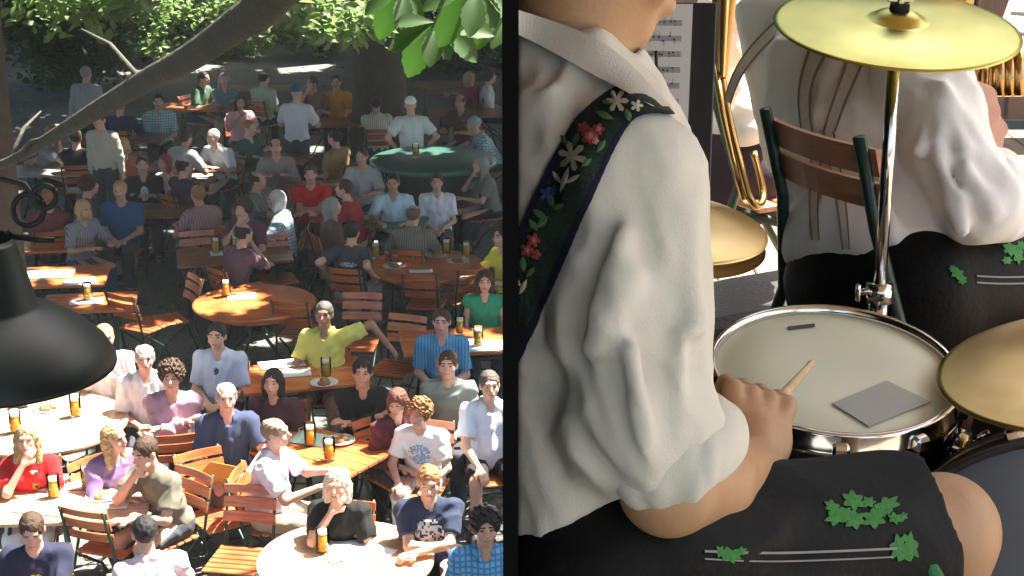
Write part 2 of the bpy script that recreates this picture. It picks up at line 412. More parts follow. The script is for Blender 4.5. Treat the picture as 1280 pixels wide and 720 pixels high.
    tor = [e_(pel+td*.03, (.155+I+.012,.115+I+belly,.13), Rt), e_(pel+td*.18, (.142*q+I+.01,.105+I+belly,.17), Rt), e_(chest+td*.03, (.162*q+I,.108+I,.175), Rt)]
    if belly: tor.append(e_(pel+td*.13+V3(0,-.07,0), (.13,.10+belly*.5,.12), Rt))
    if fem:
        for s in (-1,1): tor.append(e_(chest+td*.02+V3(.062*s,-.085,0), (.058,.05,.055), Rt))
    for i in (0,1):
        tor.append(c_(neck-td*.04, sh[i], .058+.012, .054*q+I))
        d1 = unit(el_[i]-sh[i]); fr = {'tee':.72,'polo':.74,'shirt':.8,'long':1.0,'tank':.12}[tk]
        m_ = sh[i]+(el_[i]-sh[i])*fr
        if fr < 1: tor.append(c_(sh[i], m_+d1*.04, .050*q+I+.004, .043*q+I+.006, [(m_, d1)]))
        else:
            d2 = unit(hd[i]-el_[i]); e2 = hd[i]-d2*.02
            tor += [c_(sh[i], el_[i], .050*q+I, .040*q+I), c_(el_[i], e2+d2*.03, .042*q+I, .028+I, [(e2, d2)])]
    if tk in ('polo','shirt'):
        tor += [c_(neck+Rt@V3(0,-.080,-.055), chest+td*.03+Rt@V3(0,-.126,0), .009, .010), c_(chest+td*.03+Rt@V3(0,-.126,0), pel+td*.16+Rt@V3(0,-.124-belly*1.6,0), .010, .010)]
        nb = neck-td*.005; ring = [nb+Rt@V3(.066*math.cos(a), .066*math.sin(a)-.005, .012-.028*(math.sin(a) < -.5)) for a in np.linspace(-math.pi*.44, math.pi*1.44, 9)]
        for a, b in zip(ring[:-1], ring[1:]): tor.append(c_(a, b, .013, .013))
    vneck = [e_(neck+td*.01+V3(0,-.075,-.02), (.036,.05,.055 if tk != 'tee' else .03), Rt), c_(neck-td*.02, hc+V3(0,.02,-.06), .055*q, .05*q)]
    if arms in ('crossed','crossedtable'): pass
    v, f = sdf(tor, vx, .03, vneck, [(pel-td*.055, -td)], wrinkles(sid, .010, .12, (1,1,.6), -1))
    sh_o = mesh_np('shirt', v*S_, f, checked(tc, sid % 2) if (tk == 'shirt' and sid % 3 != 0 and sid > 13) else fabric(tc), root)
    if print_:
        pc, pw, ph, pz, back = print_; rr = random.Random(sid); bt = bvh_of(sh_o); pv, pf = [], []
        nx, nz = 14, max(4, int(14*ph/pw)); yd = 1 if back else -1
        for j in range(nz):
            for i in range(nx):
                r2 = ((i+.5)/nx*2-1)**2+((j+.5)/nz*2-1)**2
                if r2 > 1.05 or rr.random() < .28: continue
                qd = []
                for (a, b) in ((0,0),(1,0),(1,1),(0,1)):
                    x = ((i+a)/nx-.5)*pw; z = (chest+td*pz)[2]+((j+b)/nz-.5)*ph
                    hit = bt.ray_cast(Vector((x*S_, yd*.8, z*S_)), Vector((0,-yd,0)))
                    if hit[0] is None: qd = None; break
                    qd.append(np.array(hit[0])+V3(0, yd*.004, 0))
                if qd:
                    o = len(pv); pv += qd; pf.append((o,o+1,o+2,o+3) if not back else (o+3,o+2,o+1,o))
        if pf: mesh_np('shirt_print', pv, pf, mat('print_%.2f_%.2f_%.2f' % pc, pc, .8), sh_o, False)
    # trousers or shorts
    bc, bk = bottom; leg = [e_(pel+td*.0, (.170,.130,.125), Rt)]
    for i in (0,1):
        if bk == 'shorts':
            d1 = unit(knee[i]-hip[i]); e2 = hip[i]+(knee[i]-hip[i])*.86; leg.append(c_(hip[i], knee[i], .098, .085, [(e2, d1)]))
        else:
            d2 = unit(ank[i]-knee[i]); e2 = ank[i]-d2*.01
            leg += [c_(hip[i], knee[i], .096, .072), c_(knee[i], ank[i]+d2*.03, .072, .058, [(e2, d2)])]
    v, f = sdf(leg, vx*1.1, .035, (), [(pel+td*.06, td)], wrinkles(sid+500, .007, .11, (1,1,1), -1))
    mesh_np('trousers' if bk != 'shorts' else 'shorts', v*S_, f, fabric(bc), root)
    for i in (0,1):
        v, f = sdf([c_(ank[i]+V3(0,.035,-.045), ft[i]+V3(0,-.03,0), .043, .038), c_(ank[i], ank[i]-V3(0,0,.04), .042, .045, [(ank[i]+V3(0,0,.0), V3(0,0,1))])], max(vx, .012), .03, (), [(V3(0,0,.002), V3(0,0,-1))])
        mesh_np('shoe', v*S_, f, mat('shoe_%.2f_%.2f_%.2f' % shoe, shoe, .45), root)
    # hair
    hcol, hk = hair
    if hk != 'none':
        w = lambda *a: hc+Rh@V3(*a); face = [e_(w(0,-.11,-.035), (.068,.085,.098), Rh)]
        hpz = [e_(w(0,.018,.033), (.081,.096,.090), Rh)]; pl = [(w(0,0,-.075), Rh@V3(0,0,-1))]; nz = wrinkles(sid+900, .006 if hk in ('short','bald') else .009, .030, (1,1,.5))
        if hk == 'bald': face.append(e_(w(0,-.035,.115), (.070,.105,.075), Rh))
        if hk == 'long': hpz += [c_(w(.068*s,.03,.0), w(.085*s,.02,-.2), .036, .03) for s in (-1,1)]+[c_(w(0,.075,0), w(0,.085,-.23), .055, .045)]; pl = []
        if hk == 'bob': hpz += [c_(w(.070*s,.02,.0), w(.072*s,.01,-.10), .034, .03) for s in (-1,1)]+[c_(w(0,.07,0), w(0,.06,-.10), .055, .05)]; pl = []
        if hk == 'curly': hpz = [e_(w(0,.025,.045), (.10,.11,.10), Rh)]; nz = wrinkles(sid+900, .02, .03)
        if hk == 'cap':
            v, f = sdf([e_(w(0,.012,.045), (.083,.10,.085), Rh), e_(w(0,-.115,.048), (.062,.062,.008), Rh)], vx*.9, .012, (), [(w(0,0,.034), Rh@V3(0,0,-1))])
            mesh_np('cap', v*S_, f, fabric(hcol), root)
        else:
            v, f = sdf(hpz, vx*.9, .018, face, pl, nz); mesh_np('hair', v*S_, f, hairm(hcol), root)
    # stand the figure on the ground so that its head comes where it belongs
    a = math.radians(yaw); Rz = rotz(a)
    if at is None:
        hw = G(head_px[0], head_px[1], hc[2]*S); off = Rz@(hc*S); at = (hw[0]-off[0], hw[1]-off[1])
    root.location = (at[0], at[1], 0); root.rotation_euler = (0,0,a)
    tag(root, label, 'person', group)
    return root, np.array([at[0], at[1], 0.0]), a

# ------------------------------------------------------------------ garden furniture
IRON = mat('green_iron', (0.018, 0.045, 0.03), 0.4, 0, .3, 30)
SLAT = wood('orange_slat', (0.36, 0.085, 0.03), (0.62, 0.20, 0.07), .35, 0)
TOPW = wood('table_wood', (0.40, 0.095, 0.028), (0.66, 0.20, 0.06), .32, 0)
TOPL = wood('sun_glare_table_wood', (0.62,0.34,0.19), (0.78,0.50,0.30), .32, 0)  # table wood lightened to put the sun's glare into its colour
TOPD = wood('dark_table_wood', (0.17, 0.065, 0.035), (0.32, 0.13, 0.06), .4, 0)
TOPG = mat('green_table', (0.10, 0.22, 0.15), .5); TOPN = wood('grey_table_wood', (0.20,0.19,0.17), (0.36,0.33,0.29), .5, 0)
def make_chair(slats=((.66,.075),(.765,.075),(.86,.06)), top=.90, bw=.41, sz=.455):
    r = empty('folding_chair')
    b = MB()
    for k in range(6): b.box((0, -.34+k*.075, sz), (.40, .062, .018), bev=.004)
    b.build('seat', SLAT, r)
    b = MB()
    for z, w in slats:
        y = .165+.285*(z-.62)-.021
        v, f = [], []; n = 8
        for i in range(n+1):
            x = (i/n-.5)*bw; yc = y+.022*(1-(2*i/n-1)**2)
            for (dy, dz) in ((-.007,-w/2),(.007,-w/2),(.007,w/2),(-.007,w/2)): v.append((x, yc+dy+dz*.28, z+dz))
        for i in range(n):
            for q in range(4): a_, c_2 = i*4+q, i*4+(q+1) % 4; f.append((a_, a_+4, c_2+4, c_2))
        f += [(0,1,2,3), (n*4+3,n*4+2,n*4+1,n*4)]; b.add(v, f)
    b.build('backrest', SLAT, r)
    for s in (-1,1):
        b = MB(); b.tube([(.185*s,.27,.0),(.185*s,.12,.42),((bw/2-.02)*s,.165,.62),((bw/2-.02)*s,.165+.285*(top-.62),top)], .012, 8); b.build('rear_leg', IRON, r, True)
        b = MB(); b.tube([(.165*s,-.36,.0),(.165*s,-.20,.24),(.165*s,.08,sz-.015)], .012, 8); b.build('front_leg', IRON, r, True)
    for nm, q in (('front_stretcher', (-.165,-.30,.09)), ('rear_stretcher', (-.185,.22,.13)), ('seat_rail', (-.19,-.36,sz-.02))):
        b = MB(); b.tube([q, (-q[0],q[1],q[2])], .009, 6); b.build(nm, IRON, r, True)
    return r
CH0 = make_chair(); CH_USED = [0]
def chair(x, y, yaw, label, tilt=None):
    o = CH0 if not CH_USED[0] else copy_tree(CH0); CH_USED[0] += 1
    o.location = (x, y, 0); o.rotation_euler = (0, 0, yaw)
    return tag(o, label, 'chair', 'slatted folding chairs of the beer garden')
def make_round(rad, m):
    r = empty('round_table')
    b = MB(); b.lathe([(0,.752),(rad-.012,.752),(rad,.742),(rad,.722),(rad-.01,.714),(0,.714)], 48); auto_smooth(b.build('table_top', m, r))
    b = MB(); b.lathe([(rad-.10,.714),(rad-.10,.66),(rad-.115,.66),(rad-.115,.714)], 40); b.build('apron', TOPD if m is TOPD else SLAT, r)
    for k in range(4):
        a = math.pi/4+k*math.pi/2; b = MB(); c, s = math.cos(a), math.sin(a)
        b.tube([(c*.12,s*.12,.68),(c*.10,s*.10,.4),(c*(rad-.2),s*(rad-.2),.0)], .018, 8); b.build('leg', IRON, r, True)
    return r
def make_rect(L_, W_, m):
    r = empty('garden_table'); b = MB(); n = 5; w = W_/n
    for k in range(n): b.box((0, -W_/2+w*(k+.5), .735), (L_, w-.006, .03), bev=.004)
    b.build('table_top', m, r)
    for s in (-1,1):
        for t in (-1,1):
            b = MB(); b.tube([(s*(L_/2-.22), t*W_*.12, .715),(s*(L_/2-.16), t*(W_/2-.06), .0)], .016, 8); b.build('leg', IRON, r, True)
    for s in (-1,1): b = MB(); b.box((s*(L_/2-.22),0,.705), (.05,W_*.8,.025)); b.build('cross_bar', IRON, r)
    b = MB(); b.tube([(-L_/2+.215,0,.55),(L_/2-.215,0,.55)], .01, 6); b.build('stretcher', IRON, r, True)
    return r
TPROTO = {}
def table(kind, px, py, yaw, label, m=None, size=None):
    m = m or TOPW; key = (kind, m.name, size)
    if key in TPROTO: o = copy_tree(TPROTO[key])
    else: o = make_round(size or .6, m) if kind == 'round' else make_rect(*(size or (1.2,.75)), m); TPROTO[key] = o
    p = G(px, py, .75); o.location = (p[0], p[1], 0); o.rotation_euler = (0,0,math.radians(yaw))
    return tag(o, label, 'table', 'beer garden tables')
BEER = mat('beer', (0.62, 0.30, 0.03), .1); FOAM = mat('foam', (.8,.77,.7), .8); GLASS = glassm('mug_glass', (.9,.95,.92))
MUG = []
def make_mug():
    r = empty('beer_mug'); b = MB(); b.lathe([(0,.0),(.045,.0),(.048,.01),(.048,.19),(.045,.19),(.044,.02),(0,.02)], 20); b.build('glass', GLASS, r, True)
    b = MB(); b.lathe([(0,.021),(.0435,.021),(.0435,.145),(0,.145)], 18); b.build('beer', BEER, r, True)
    b = MB(); b.lathe([(0,.146),(.0425,.146),(.0425,.165),(.02,.172),(0,.173)], 18); b.build('foam', FOAM, r, True)
    b = MB(); b.tube([(.047,0,.16),(.085,0,.15),(.09,0,.09),(.075,0,.05),(.047,0,.045)], .008, 6); b.build('handle', GLASS, r, True); return r
def make_plate():
    r = empty('plate'); b = MB(); b.lathe([(0,.006),(.075,.006),(.125,.022),(.128,.020),(.078,.0),(0,.0)], 28); b.build('dish', mat('china', (.75,.74,.70), .25), r, True)
    v, f = sdf([e_((.03,.02,.02),(.045,.03,.022)), e_((-.035,-.01,.018),(.035,.04,.02)), e_((.0,-.04,.016),(.03,.022,.015))], .008, .01, (), [(V3(0,0,.008),V3(0,0,-1))], wrinkles(3,.008,.03))
    mesh_np('food', v, f, mat('food', (.30,.14,.05), .6, 0, .5, 60), r); return r
ON0 = {}
def put(kind, px, py, label, yaw=0.0, z=.755, scale=1.0):
    if kind not in ON0: o = ON0[kind] = {'mug':make_mug,'plate':make_plate}[kind]()
    else: o = copy_tree(ON0[kind])
    p = G(px, py, z); o.location = tuple(p); o.rotation_euler = (0,0,yaw); o.scale = (scale,)*3
    return tag(o, label, {'mug':'beer mug','plate':'plate'}[kind], {'mug':'beer mugs on the tables','plate':'plates of food on the tables'}[kind])
def paper(px, py, w, h, yaw, label, color=(.8,.8,.77), z=.757, name='paper_sheet', cat='paper'):
    """a slightly curled sheet lying on a table."""
    v, f = [], []; n = 6
    for t in (0, .0022):
        for j in range(n+1):
            for i in range(n+1):
                x, y = i/n-.5, j/n-.5; v.append((x*w, y*h, t+.010*max(0, abs(x)*2-.55)**2+.006*max(0, y*2-.4)**2))
    N = (n+1)**2
    for j in range(n):
        for i in range(n):
            a = j*(n+1)+i; f.append((a+n+1, a+n+2, a+1, a)); f.append((N+a, N+a+1, N+a+n+2, N+a+n+1))
    ed = [i for i in range(n+1)]+[j*(n+1)+n for j in range(1, n+1)]+[n*(n+1)+i for i in range(n-1, -1, -1)]+[j*(n+1) for j in range(n-1, 0, -1)]
    for a, b in zip(ed, ed[1:]+ed[:1]): f.append((a, b, b+N, a+N))
    o = mesh_np(name, v, f, mat('paper_%.2f_%.2f_%.2f' % color, color, .7, 0, .05), None, True)
    p = G(px, py, z); o.location = tuple(p); o.rotation_euler = (0,0,math.radians(yaw))
    return tag(o, label, cat, 'papers and menus on the tables')

# ------------------------------------------------------------------ trees
HOLES = []      # (point, radius): gaps in the foliage through which the sun reaches that spot
SN = np.array(SUN_DIR)
def thin(p, rs):
    keep = np.ones(len(p), bool)
    for (c, r) in HOLES:
        d = p-np.asarray(c); s = d@SN; q = np.linalg.norm(d-s[:,None]*SN, axis=1)
        keep &= ~((q < r*(.75+.5*rs.rand(len(p)))+.16) & (s > 0.3))
    return keep
def leaf_mesh(name, p, size, m, rs, parent, nrm=None, flat=.5, fine=False):
    """one small folded leaf at every point"""
    n = len(p); d = rs.randn(n,3); d[:,2] *= flat; d /= np.linalg.norm(d,axis=1)[:,None]
    up = rs.randn(n,3)*.6+V3(0,0,1); up -= d*np.sum(up*d,1)[:,None]; up /= np.linalg.norm(up,axis=1)[:,None]
    sd_ = np.cross(d, up); s = size*rs.uniform(.6,1.35,n)[:,None]
    if fine:
        v = np.stack([p, p+d*s*.28+sd_*s*.22+up*s*.06, p+d*s*.66+sd_*s*.24+up*s*.05, p+d*s-up*s*.10, p+d*s*.66-sd_*s*.24+up*s*.05, p+d*s*.28-sd_*s*.22+up*s*.06], 1).reshape(-1,3)
        b_ = np.arange(n)[:,None]*6; return mesh_np(name, v, np.concatenate([b_+np.array([[0,1,2,3]]), b_+np.array([[0,3,4,5]])]), m, parent, False)
    v = np.stack([p, p+d*s*.55+sd_*s*.32+up*s*.07, p+d*s, p+d*s*.55-sd_*s*.32+up*s*.07], 1).reshape(-1,3)
    return mesh_np(name, v, np.arange(n*4).reshape(n,4), m, parent, False)
BARK = mat('bark', (.055,.042,.03), .9, 0, .45, 9, .9, 26); BARK2 = mat('bark_grey', (.055,.052,.038), .85, 0, .4, 14, .8, 40)
LEAF = leafm('chestnut_leaf', (.04,.085,.016), .3); LEAF2 = leafm('sun_glare_leaf', (.15,.22,.08)); LEAF3 = leafm('dark_leaf', (.022,.05,.012), .25)  # LEAF2 carries the dazzle of sunlit foliage in its paler green
def tree(x, y, trad, crown, n, size, label, m=None, seed=0, h0=5.4, lean=(0,0), name='chestnut_tree'):
    """crown: list of (dx, dy, z, rx, ry, rz) lobes; trunk, limbs to every lobe, leaves in clumps."""
    rs = np.random.RandomState(seed); root = empty(name, (x, y, 0)); b = MB()
    b.tube([(0,0,-.1),(0,0,.25),(lean[0]*.3,lean[1]*.3,2),(lean[0],lean[1],h0)], [trad*1.5,trad*1.12,trad*.95,trad*.75], 14)
    tr = b.build('trunk', BARK, root, True); b = MB(); P_ = []
    for (dx,dy,z,rx,ry,rz) in crown:
        b.tube([(lean[0],lean[1],h0-.4),(lean[0]+(dx-lean[0])*.4,lean[1]+(dy-lean[1])*.4,h0+(z-h0)*.6),(dx,dy,z)], [trad*.45,trad*.28,trad*.1], 8)
        k = int(2.0*n*rx*ry/sum(c[3]*c[4] for c in crown)); nc = max(6, k//60)
        cc = rs.randn(nc,3); cc /= np.linalg.norm(cc,axis=1)[:,None]; cc *= (rs.rand(nc,1)**.33)
        cc = cc*np.array([rx,ry,rz])+np.array([dx,dy,z]); q = cc[rs.randint(0,nc,k)]+rs.randn(k,3)*np.array([rx,ry,rz])*.13
        P_.append(q)
    b.build('limb', BARK, root, True)
    p = np.concatenate(P_); w = p+V3(x,y,0); p = p[thin(w, rs)]
    leaf_mesh('crown', p, size, m or LEAF, rs, root)
    return tag(root, label, 'tree', 'chestnut trees shading the beer garden')
def shrub(px, py, rx, ry, rz, label, m, n=2500, size=.16, seed=1, name='shrub', cat='shrub'):
    rs = np.random.RandomState(seed); p0 = G(px, py, 0); root = empty(name, p0); b = MB()
    for k in range(7):
        a = rs.uniform(0,6.28); b.tube([(0,0,0),(.3*rx*math.cos(a),.3*ry*math.sin(a),rz*.6),(.8*rx*math.cos(a),.8*ry*math.sin(a),rz*1.3)], [.035,.025,.008], 6)
    b.build('stem', BARK, root, True)
    cc = rs.randn(40,3); cc /= np.linalg.norm(cc,axis=1)[:,None]; cc = cc*(rs.rand(40,1)**.4)*np.array([rx,ry,rz])+V3(0,0,rz*.95)
    p = cc[rs.randint(0,40,n)]+rs.randn(n,3)*np.array([rx,ry,rz])*.16; p = p[p[:,2] > .05]
    leaf_mesh('foliage', p, size, m, rs, root, fine=True); return tag(root, label, cat)
# ------------------------------------------------------------------ garden ground
def ground_mat():
    m, t, b = _new('gravel'); N = t.nodes; L = t.links; tc = N.new('ShaderNodeTexCoord')
    n1 = N.new('ShaderNodeTexNoise'); n1.inputs['Scale'].default_value = .45; n1.inputs['Detail'].default_value = 8
    n2 = N.new('ShaderNodeTexVoronoi'); n2.inputs['Scale'].default_value = 38
    for n in (n1, n2): L.new(tc.outputs['Object'], n.inputs['Vector'])
    rp = N.new('ShaderNodeValToRGB'); rp.color_ramp.elements[0].color = (.12,.132,.118,1); rp.color_ramp.elements[1].color = (.24,.25,.228,1)
    rp.color_ramp.elements[0].position = .3; rp.color_ramp.elements[1].position = .7
    mx = N.new('ShaderNodeMix'); mx.data_type = 'RGBA'; mx.blend_type = 'MULTIPLY'; mx.inputs[0].default_value = .5
    L.new(n1.outputs[0], rp.inputs[0]); L.new(rp.outputs[0], mx.inputs[6]); L.new(n2.outputs['Color'], mx.inputs[7]); L.new(mx.outputs[2], b.inputs['Base Color'])
    b.inputs['Roughness'].default_value = .9; bp = N.new('ShaderNodeBump'); bp.inputs['Strength'].default_value = .5; bp.inputs['Distance'].default_value = .02
    L.new(n2.outputs[0], bp.inputs['Height']); L.new(bp.outputs[0], b.inputs['Normal']); return m
g = mesh_np('ground', [(-600,-300,0),(600,-300,0),(600,900,0),(-600,900,0)], [(0,1,2,3)], ground_mat(), None, False)
tag(g, kind='structure')
# fallen chestnut leaves, scraps and pebbles scattered on the gravel
_rs = np.random.RandomState(5); _n = 4200
_p = np.stack([-_rs.uniform(-.05,.33,_n)*1.0, _rs.uniform(10,36,_n), np.full(_n,.006)], 1); _p[:,0] *= _p[:,1]
tag(leaf_mesh('fallen_leaves', _p, .09, mat('dry_leaf', (.20,.17,.09), .8, 0, .5, 3), _rs, None, flat=.05), kind='stuff')

# ------------------------------------------------------------------ where the sun comes through the foliage
for (px, py, h, r) in [(275,378,.75,.50),(300,368,.75,.25),(215,385,.7,.33),(170,405,.7,.28),(60,520,.75,1.05),(20,560,.9,.7),(35,600,.9,.7),(90,630,.75,1.0),(150,600,1.0,.5),
    (200,600,1.0,.55),(180,690,1.0,.75),(40,690,1.0,.45),(345,545,1.0,.45),(340,620,.6,.5),(523,515,1.1,.30),(500,580,.8,.4),(545,620,1.0,.55),(425,690,.75,.75),(420,600,1.15,.35),(400,570,.75,.35),
    (610,490,1.0,.35),(615,590,.5,.4),(350,455,.75,.30),(300,665,.5,.3),(225,595,.6,.3),(265,600,.7,.22),(150,440,1.0,.35),(190,470,1.1,.25),(130,375,.75,.25),(110,350,.75,.25),(250,420,1.1,.16),
    (300,130,1.1,.35),(200,132,1.1,.22),(343,258,1.1,.24),(341,290,.9,.16),(512,122,1.8,.18),(545,198,1.0,.22),(182,212,1.1,.22),(205,215,1.0,.22),(268,172,1.2,.25),(250,132,.75,.30),(500,235,1.0,.2),(440,190,1.0,.12),
    (378,150,1.5,.2),(420,110,1.0,.35),(178,28,.9,1.0),(232,24,.95,1.4),(292,24,.8,1.0),(402,24,1.0,.7),(60,585,.8,1.3),(140,660,.8,1.0),(215,625,.8,.6),(470,640,.9,.7),(610,430,.75,.3),(585,395,.9,.14),(540,240,1.0,.25),(55,345,.75,.3),(100,300,.1,.25),(520,330,.75,.12),
    (435,395,1.0,.18),(575,700,1.0,.2),(85,208,.8,.25),(600,320,1.0,.1),(450,215,.9,.2),(330,420,.05,.25),(490,440,.4,.2)]:
    HOLES.append((G(px, py, h), r))

_r9 = random.Random(12)
for _ in range(55):
    _y = _r9.uniform(15.5, 31); HOLES.append((V3(-_r9.uniform(0,.31)*_y, _y, 1.0), _r9.uniform(-.04,.06)))
SPRAYS = [(88,2,19.0,.75),(412,22,18.0,.5),(448,30,18.5,.4),(612,10,18.5,.45),(135,4,19,.4)]
for (px, py, D, r) in SPRAYS: HOLES.append((P(px, py, D), r*.6))
# ------------------------------------------------------------------ trees
TK = G(476, 207)
tree(TK[0], TK[1], .42, [(-4,-3,8.4,4.2,4,2.0),(3,-4,8.6,4,4,2.0),(-5,3,9,4.4,4.4,2.2),(4,4,9,4.4,4.4,2.2),(0,-7,8.2,4,3.4,1.8),(0,0,9.6,4,4,2.2)], 30000, .30,
     'big dark chestnut trunk behind the round green counter', seed=1, name='chestnut_tree')
TL = P(2, 300, 15.2); TL[2] = 0
tree(TL[0], TL[1], .20, [(-1.5,1.5,7.6,3.6,3.4,1.8),(1.6,-1.4,7.6,3.6,3.4,1.7),(4.2,2.0,8.0,3.4,3.2,1.7),(-3,-2,8,3,3,1.7),(5.5,-2.4,8.2,3,3,1.6)], 20000, .28,
     'slim brown chestnut trunk rising behind the hanging iron lamp', seed=2, h0=6.0)
TLO = [o for o in COL.objects if o.name == 'chestnut_tree.001'][0]
for i, (px, py, D, r) in enumerate(SPRAYS):
    rs = np.random.RandomState(300+i); c = P(px, py, D)-np.array(TLO.location); n = 420
    q = c+rs.randn(n,3)*np.array([r*.5,r*.5,r*.22])
    hb = leaf_mesh('hanging_foliage', q, .15, LEAF2, rs, TLO, fine=True); b = MB()
    t_ = V3(c[0]*.75, c[1]*.8, 7.2); b.tube([t_, (t_+c)/2+V3(0,0,.3), c], [.04,.02,.008], 6); b.build('twig', BARK, hb, True)
for i, (x, y, s_) in enumerate([(-11,21,11),(-14,33,12),(5.5,16,13),(7,25,14),(7,37,15),(-6,46,16),(-3.0,37.3,17),(-9,5.5,18),(-16,13,19),(-18,24,20),(13,13,22),(14,24,23),(13,36,24)]):  # outer, aisle and hidden trees are added to cut stray sky light
    tree(x, y, .36, [(-4,-3,8.4,4.4,4,2.1),(4,-4,8.6,4.4,4,2.1),(-4,4,9,4.4,4.4,2.2),(4,4,9,4.4,4.4,2.2),(0,0,9.8,4,4,2.2)], 24000, .32,
         ['tall chestnut with wide crown beyond the tables by the slim trunk','spreading chestnut by the dark hedge at the garden edge','chestnut growing close beside the bandstand','chestnut one row behind the bandstand tree','far chestnut by the back fence beside the service hut','chestnut behind the sunlit shrubs at the end of the garden','chestnut hidden beyond the big trunk, added to shade the far ground','broad unseen chestnut added to dim the sky over the front aisle','unseen outer chestnut added to cut side light from the left','second unseen chestnut added against side light from the left','unseen outer chestnut added to cut side light beyond the bandstand','unseen outer chestnut added against side light two rows past the bandstand','unseen outer chestnut added against side light at the far corner'][i], seed=s_)
# a low leafy tree in shade and shrubs in the sun at the far end
shrub(95, 112, 1.5, 1.2, 1.25, 'tall dense green bush in the shade beside the slim trunk', LEAF, 6000, .17, 21)
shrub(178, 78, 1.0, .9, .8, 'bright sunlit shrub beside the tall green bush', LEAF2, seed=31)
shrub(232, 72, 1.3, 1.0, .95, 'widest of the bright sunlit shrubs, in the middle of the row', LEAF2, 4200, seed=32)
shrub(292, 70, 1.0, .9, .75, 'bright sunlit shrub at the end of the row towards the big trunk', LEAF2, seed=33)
shrub(402, 70, .8, .8, 1.0, 'small shrub with leaves coloured sun-bright in front of the olive hut', LEAF2, 1800, seed=34)
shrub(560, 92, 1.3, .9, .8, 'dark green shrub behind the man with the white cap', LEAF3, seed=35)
# hedges and hut closing the garden, the tallest hedge added against low sky light
for i, (x0, x1, y, h) in enumerate([(-16,-6.2,40,3.4),(-2.6,3.0,36,3.2),(-26,18,54,7.5)]):
    rs = np.random.RandomState(60+i); n = (9000,9000,22000)[i]; root = empty('hedge', ((x0+x1)/2, y, 0)); w = (x1-x0)/2
    p = rs.uniform(-1,1,(n,3))*np.array([w,.7,h/2])+V3(0,0,h/2); p += rs.randn(n,3)*.1; p[:,2] = np.maximum(p[:,2],.05)
    b = MB()
    for k in range(8): b.tube([(-w+.5+k*(2*w-1)/7,0,0),(-w+.5+k*(2*w-1)/7,.1,h*.8)], [.05,.02], 6)
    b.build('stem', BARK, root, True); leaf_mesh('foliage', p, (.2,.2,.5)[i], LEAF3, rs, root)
    tag(root, ['dark clipped hedge behind the sunlit shrubs','dark clipped hedge at the end behind the big trunk','very tall dark hedge added at the far end to block low sky light'][i], 'hedge')
hut = empty('service_hut', (-4.6, 39, 0)); b = MB()
for k in range(16): b.box((-1.65+k*.22,0,1.3),(.21,.08,2.6), bev=.006)
b.box((0,1.3,1.3),(3.4,.08,2.6)); b.box((-1.7,.65,1.3),(.08,1.22,2.6)); b.box((1.7,.65,1.3),(.08,1.22,2.6)); b.build('wall', mat('olive_board',(.10,.105,.05),.7,0,.25,6), hut)
b = MB(); b.box((0,.65,2.68),(3.9,2.1,.12), rotx(.05), bev=.02); b.build('roof', mat('roof_felt',(.05,.05,.05),.9), hut)
b = MB(); b.box((.4,-.06,1.5),(1.3,.05,.9), bev=.01); b.build('shutter', mat('hut_shutter',(.06,.075,.035),.6), hut)
b = MB(); b.box((.4,-.16,1.0),(1.5,.25,.05), bev=.01); b.build('counter', TOPD, hut)
tag(hut, 'olive boarded service hut with closed shutter beyond the tables', 'hut')

# ------------------------------------------------------------------ tables
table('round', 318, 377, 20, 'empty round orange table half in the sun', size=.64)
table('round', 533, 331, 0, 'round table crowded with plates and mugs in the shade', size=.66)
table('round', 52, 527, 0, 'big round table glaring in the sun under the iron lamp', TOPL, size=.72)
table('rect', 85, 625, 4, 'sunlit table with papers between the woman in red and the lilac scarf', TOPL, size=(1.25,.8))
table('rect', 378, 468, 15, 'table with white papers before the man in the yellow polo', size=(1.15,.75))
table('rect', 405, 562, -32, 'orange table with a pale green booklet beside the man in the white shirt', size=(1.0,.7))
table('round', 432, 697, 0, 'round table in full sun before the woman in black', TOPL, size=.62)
table('rect', 293, 318, 12, 'dark reddish table with white crockery behind the empty round table', TOPD, (1.3,.75))
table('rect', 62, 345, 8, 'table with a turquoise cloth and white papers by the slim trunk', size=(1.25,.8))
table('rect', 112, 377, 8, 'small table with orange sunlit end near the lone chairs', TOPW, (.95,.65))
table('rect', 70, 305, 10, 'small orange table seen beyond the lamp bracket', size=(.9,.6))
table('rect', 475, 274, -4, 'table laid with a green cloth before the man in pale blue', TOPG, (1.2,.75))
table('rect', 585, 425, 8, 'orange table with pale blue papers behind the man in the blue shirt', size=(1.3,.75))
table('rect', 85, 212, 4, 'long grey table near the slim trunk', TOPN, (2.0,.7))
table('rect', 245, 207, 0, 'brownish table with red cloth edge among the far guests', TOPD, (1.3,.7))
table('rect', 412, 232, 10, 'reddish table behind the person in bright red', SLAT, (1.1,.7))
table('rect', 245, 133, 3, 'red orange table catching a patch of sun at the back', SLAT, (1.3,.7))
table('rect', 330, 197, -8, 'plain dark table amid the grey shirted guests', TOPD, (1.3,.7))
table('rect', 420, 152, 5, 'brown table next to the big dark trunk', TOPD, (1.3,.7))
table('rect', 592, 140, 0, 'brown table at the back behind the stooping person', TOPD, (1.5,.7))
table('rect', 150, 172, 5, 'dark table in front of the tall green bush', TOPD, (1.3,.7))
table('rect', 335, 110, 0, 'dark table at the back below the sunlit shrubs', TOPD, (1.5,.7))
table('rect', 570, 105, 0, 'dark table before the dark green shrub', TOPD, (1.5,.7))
table('rect', 190, 262, 0, 'dark table behind the person in deep blue', TOPD, (1.2,.7))
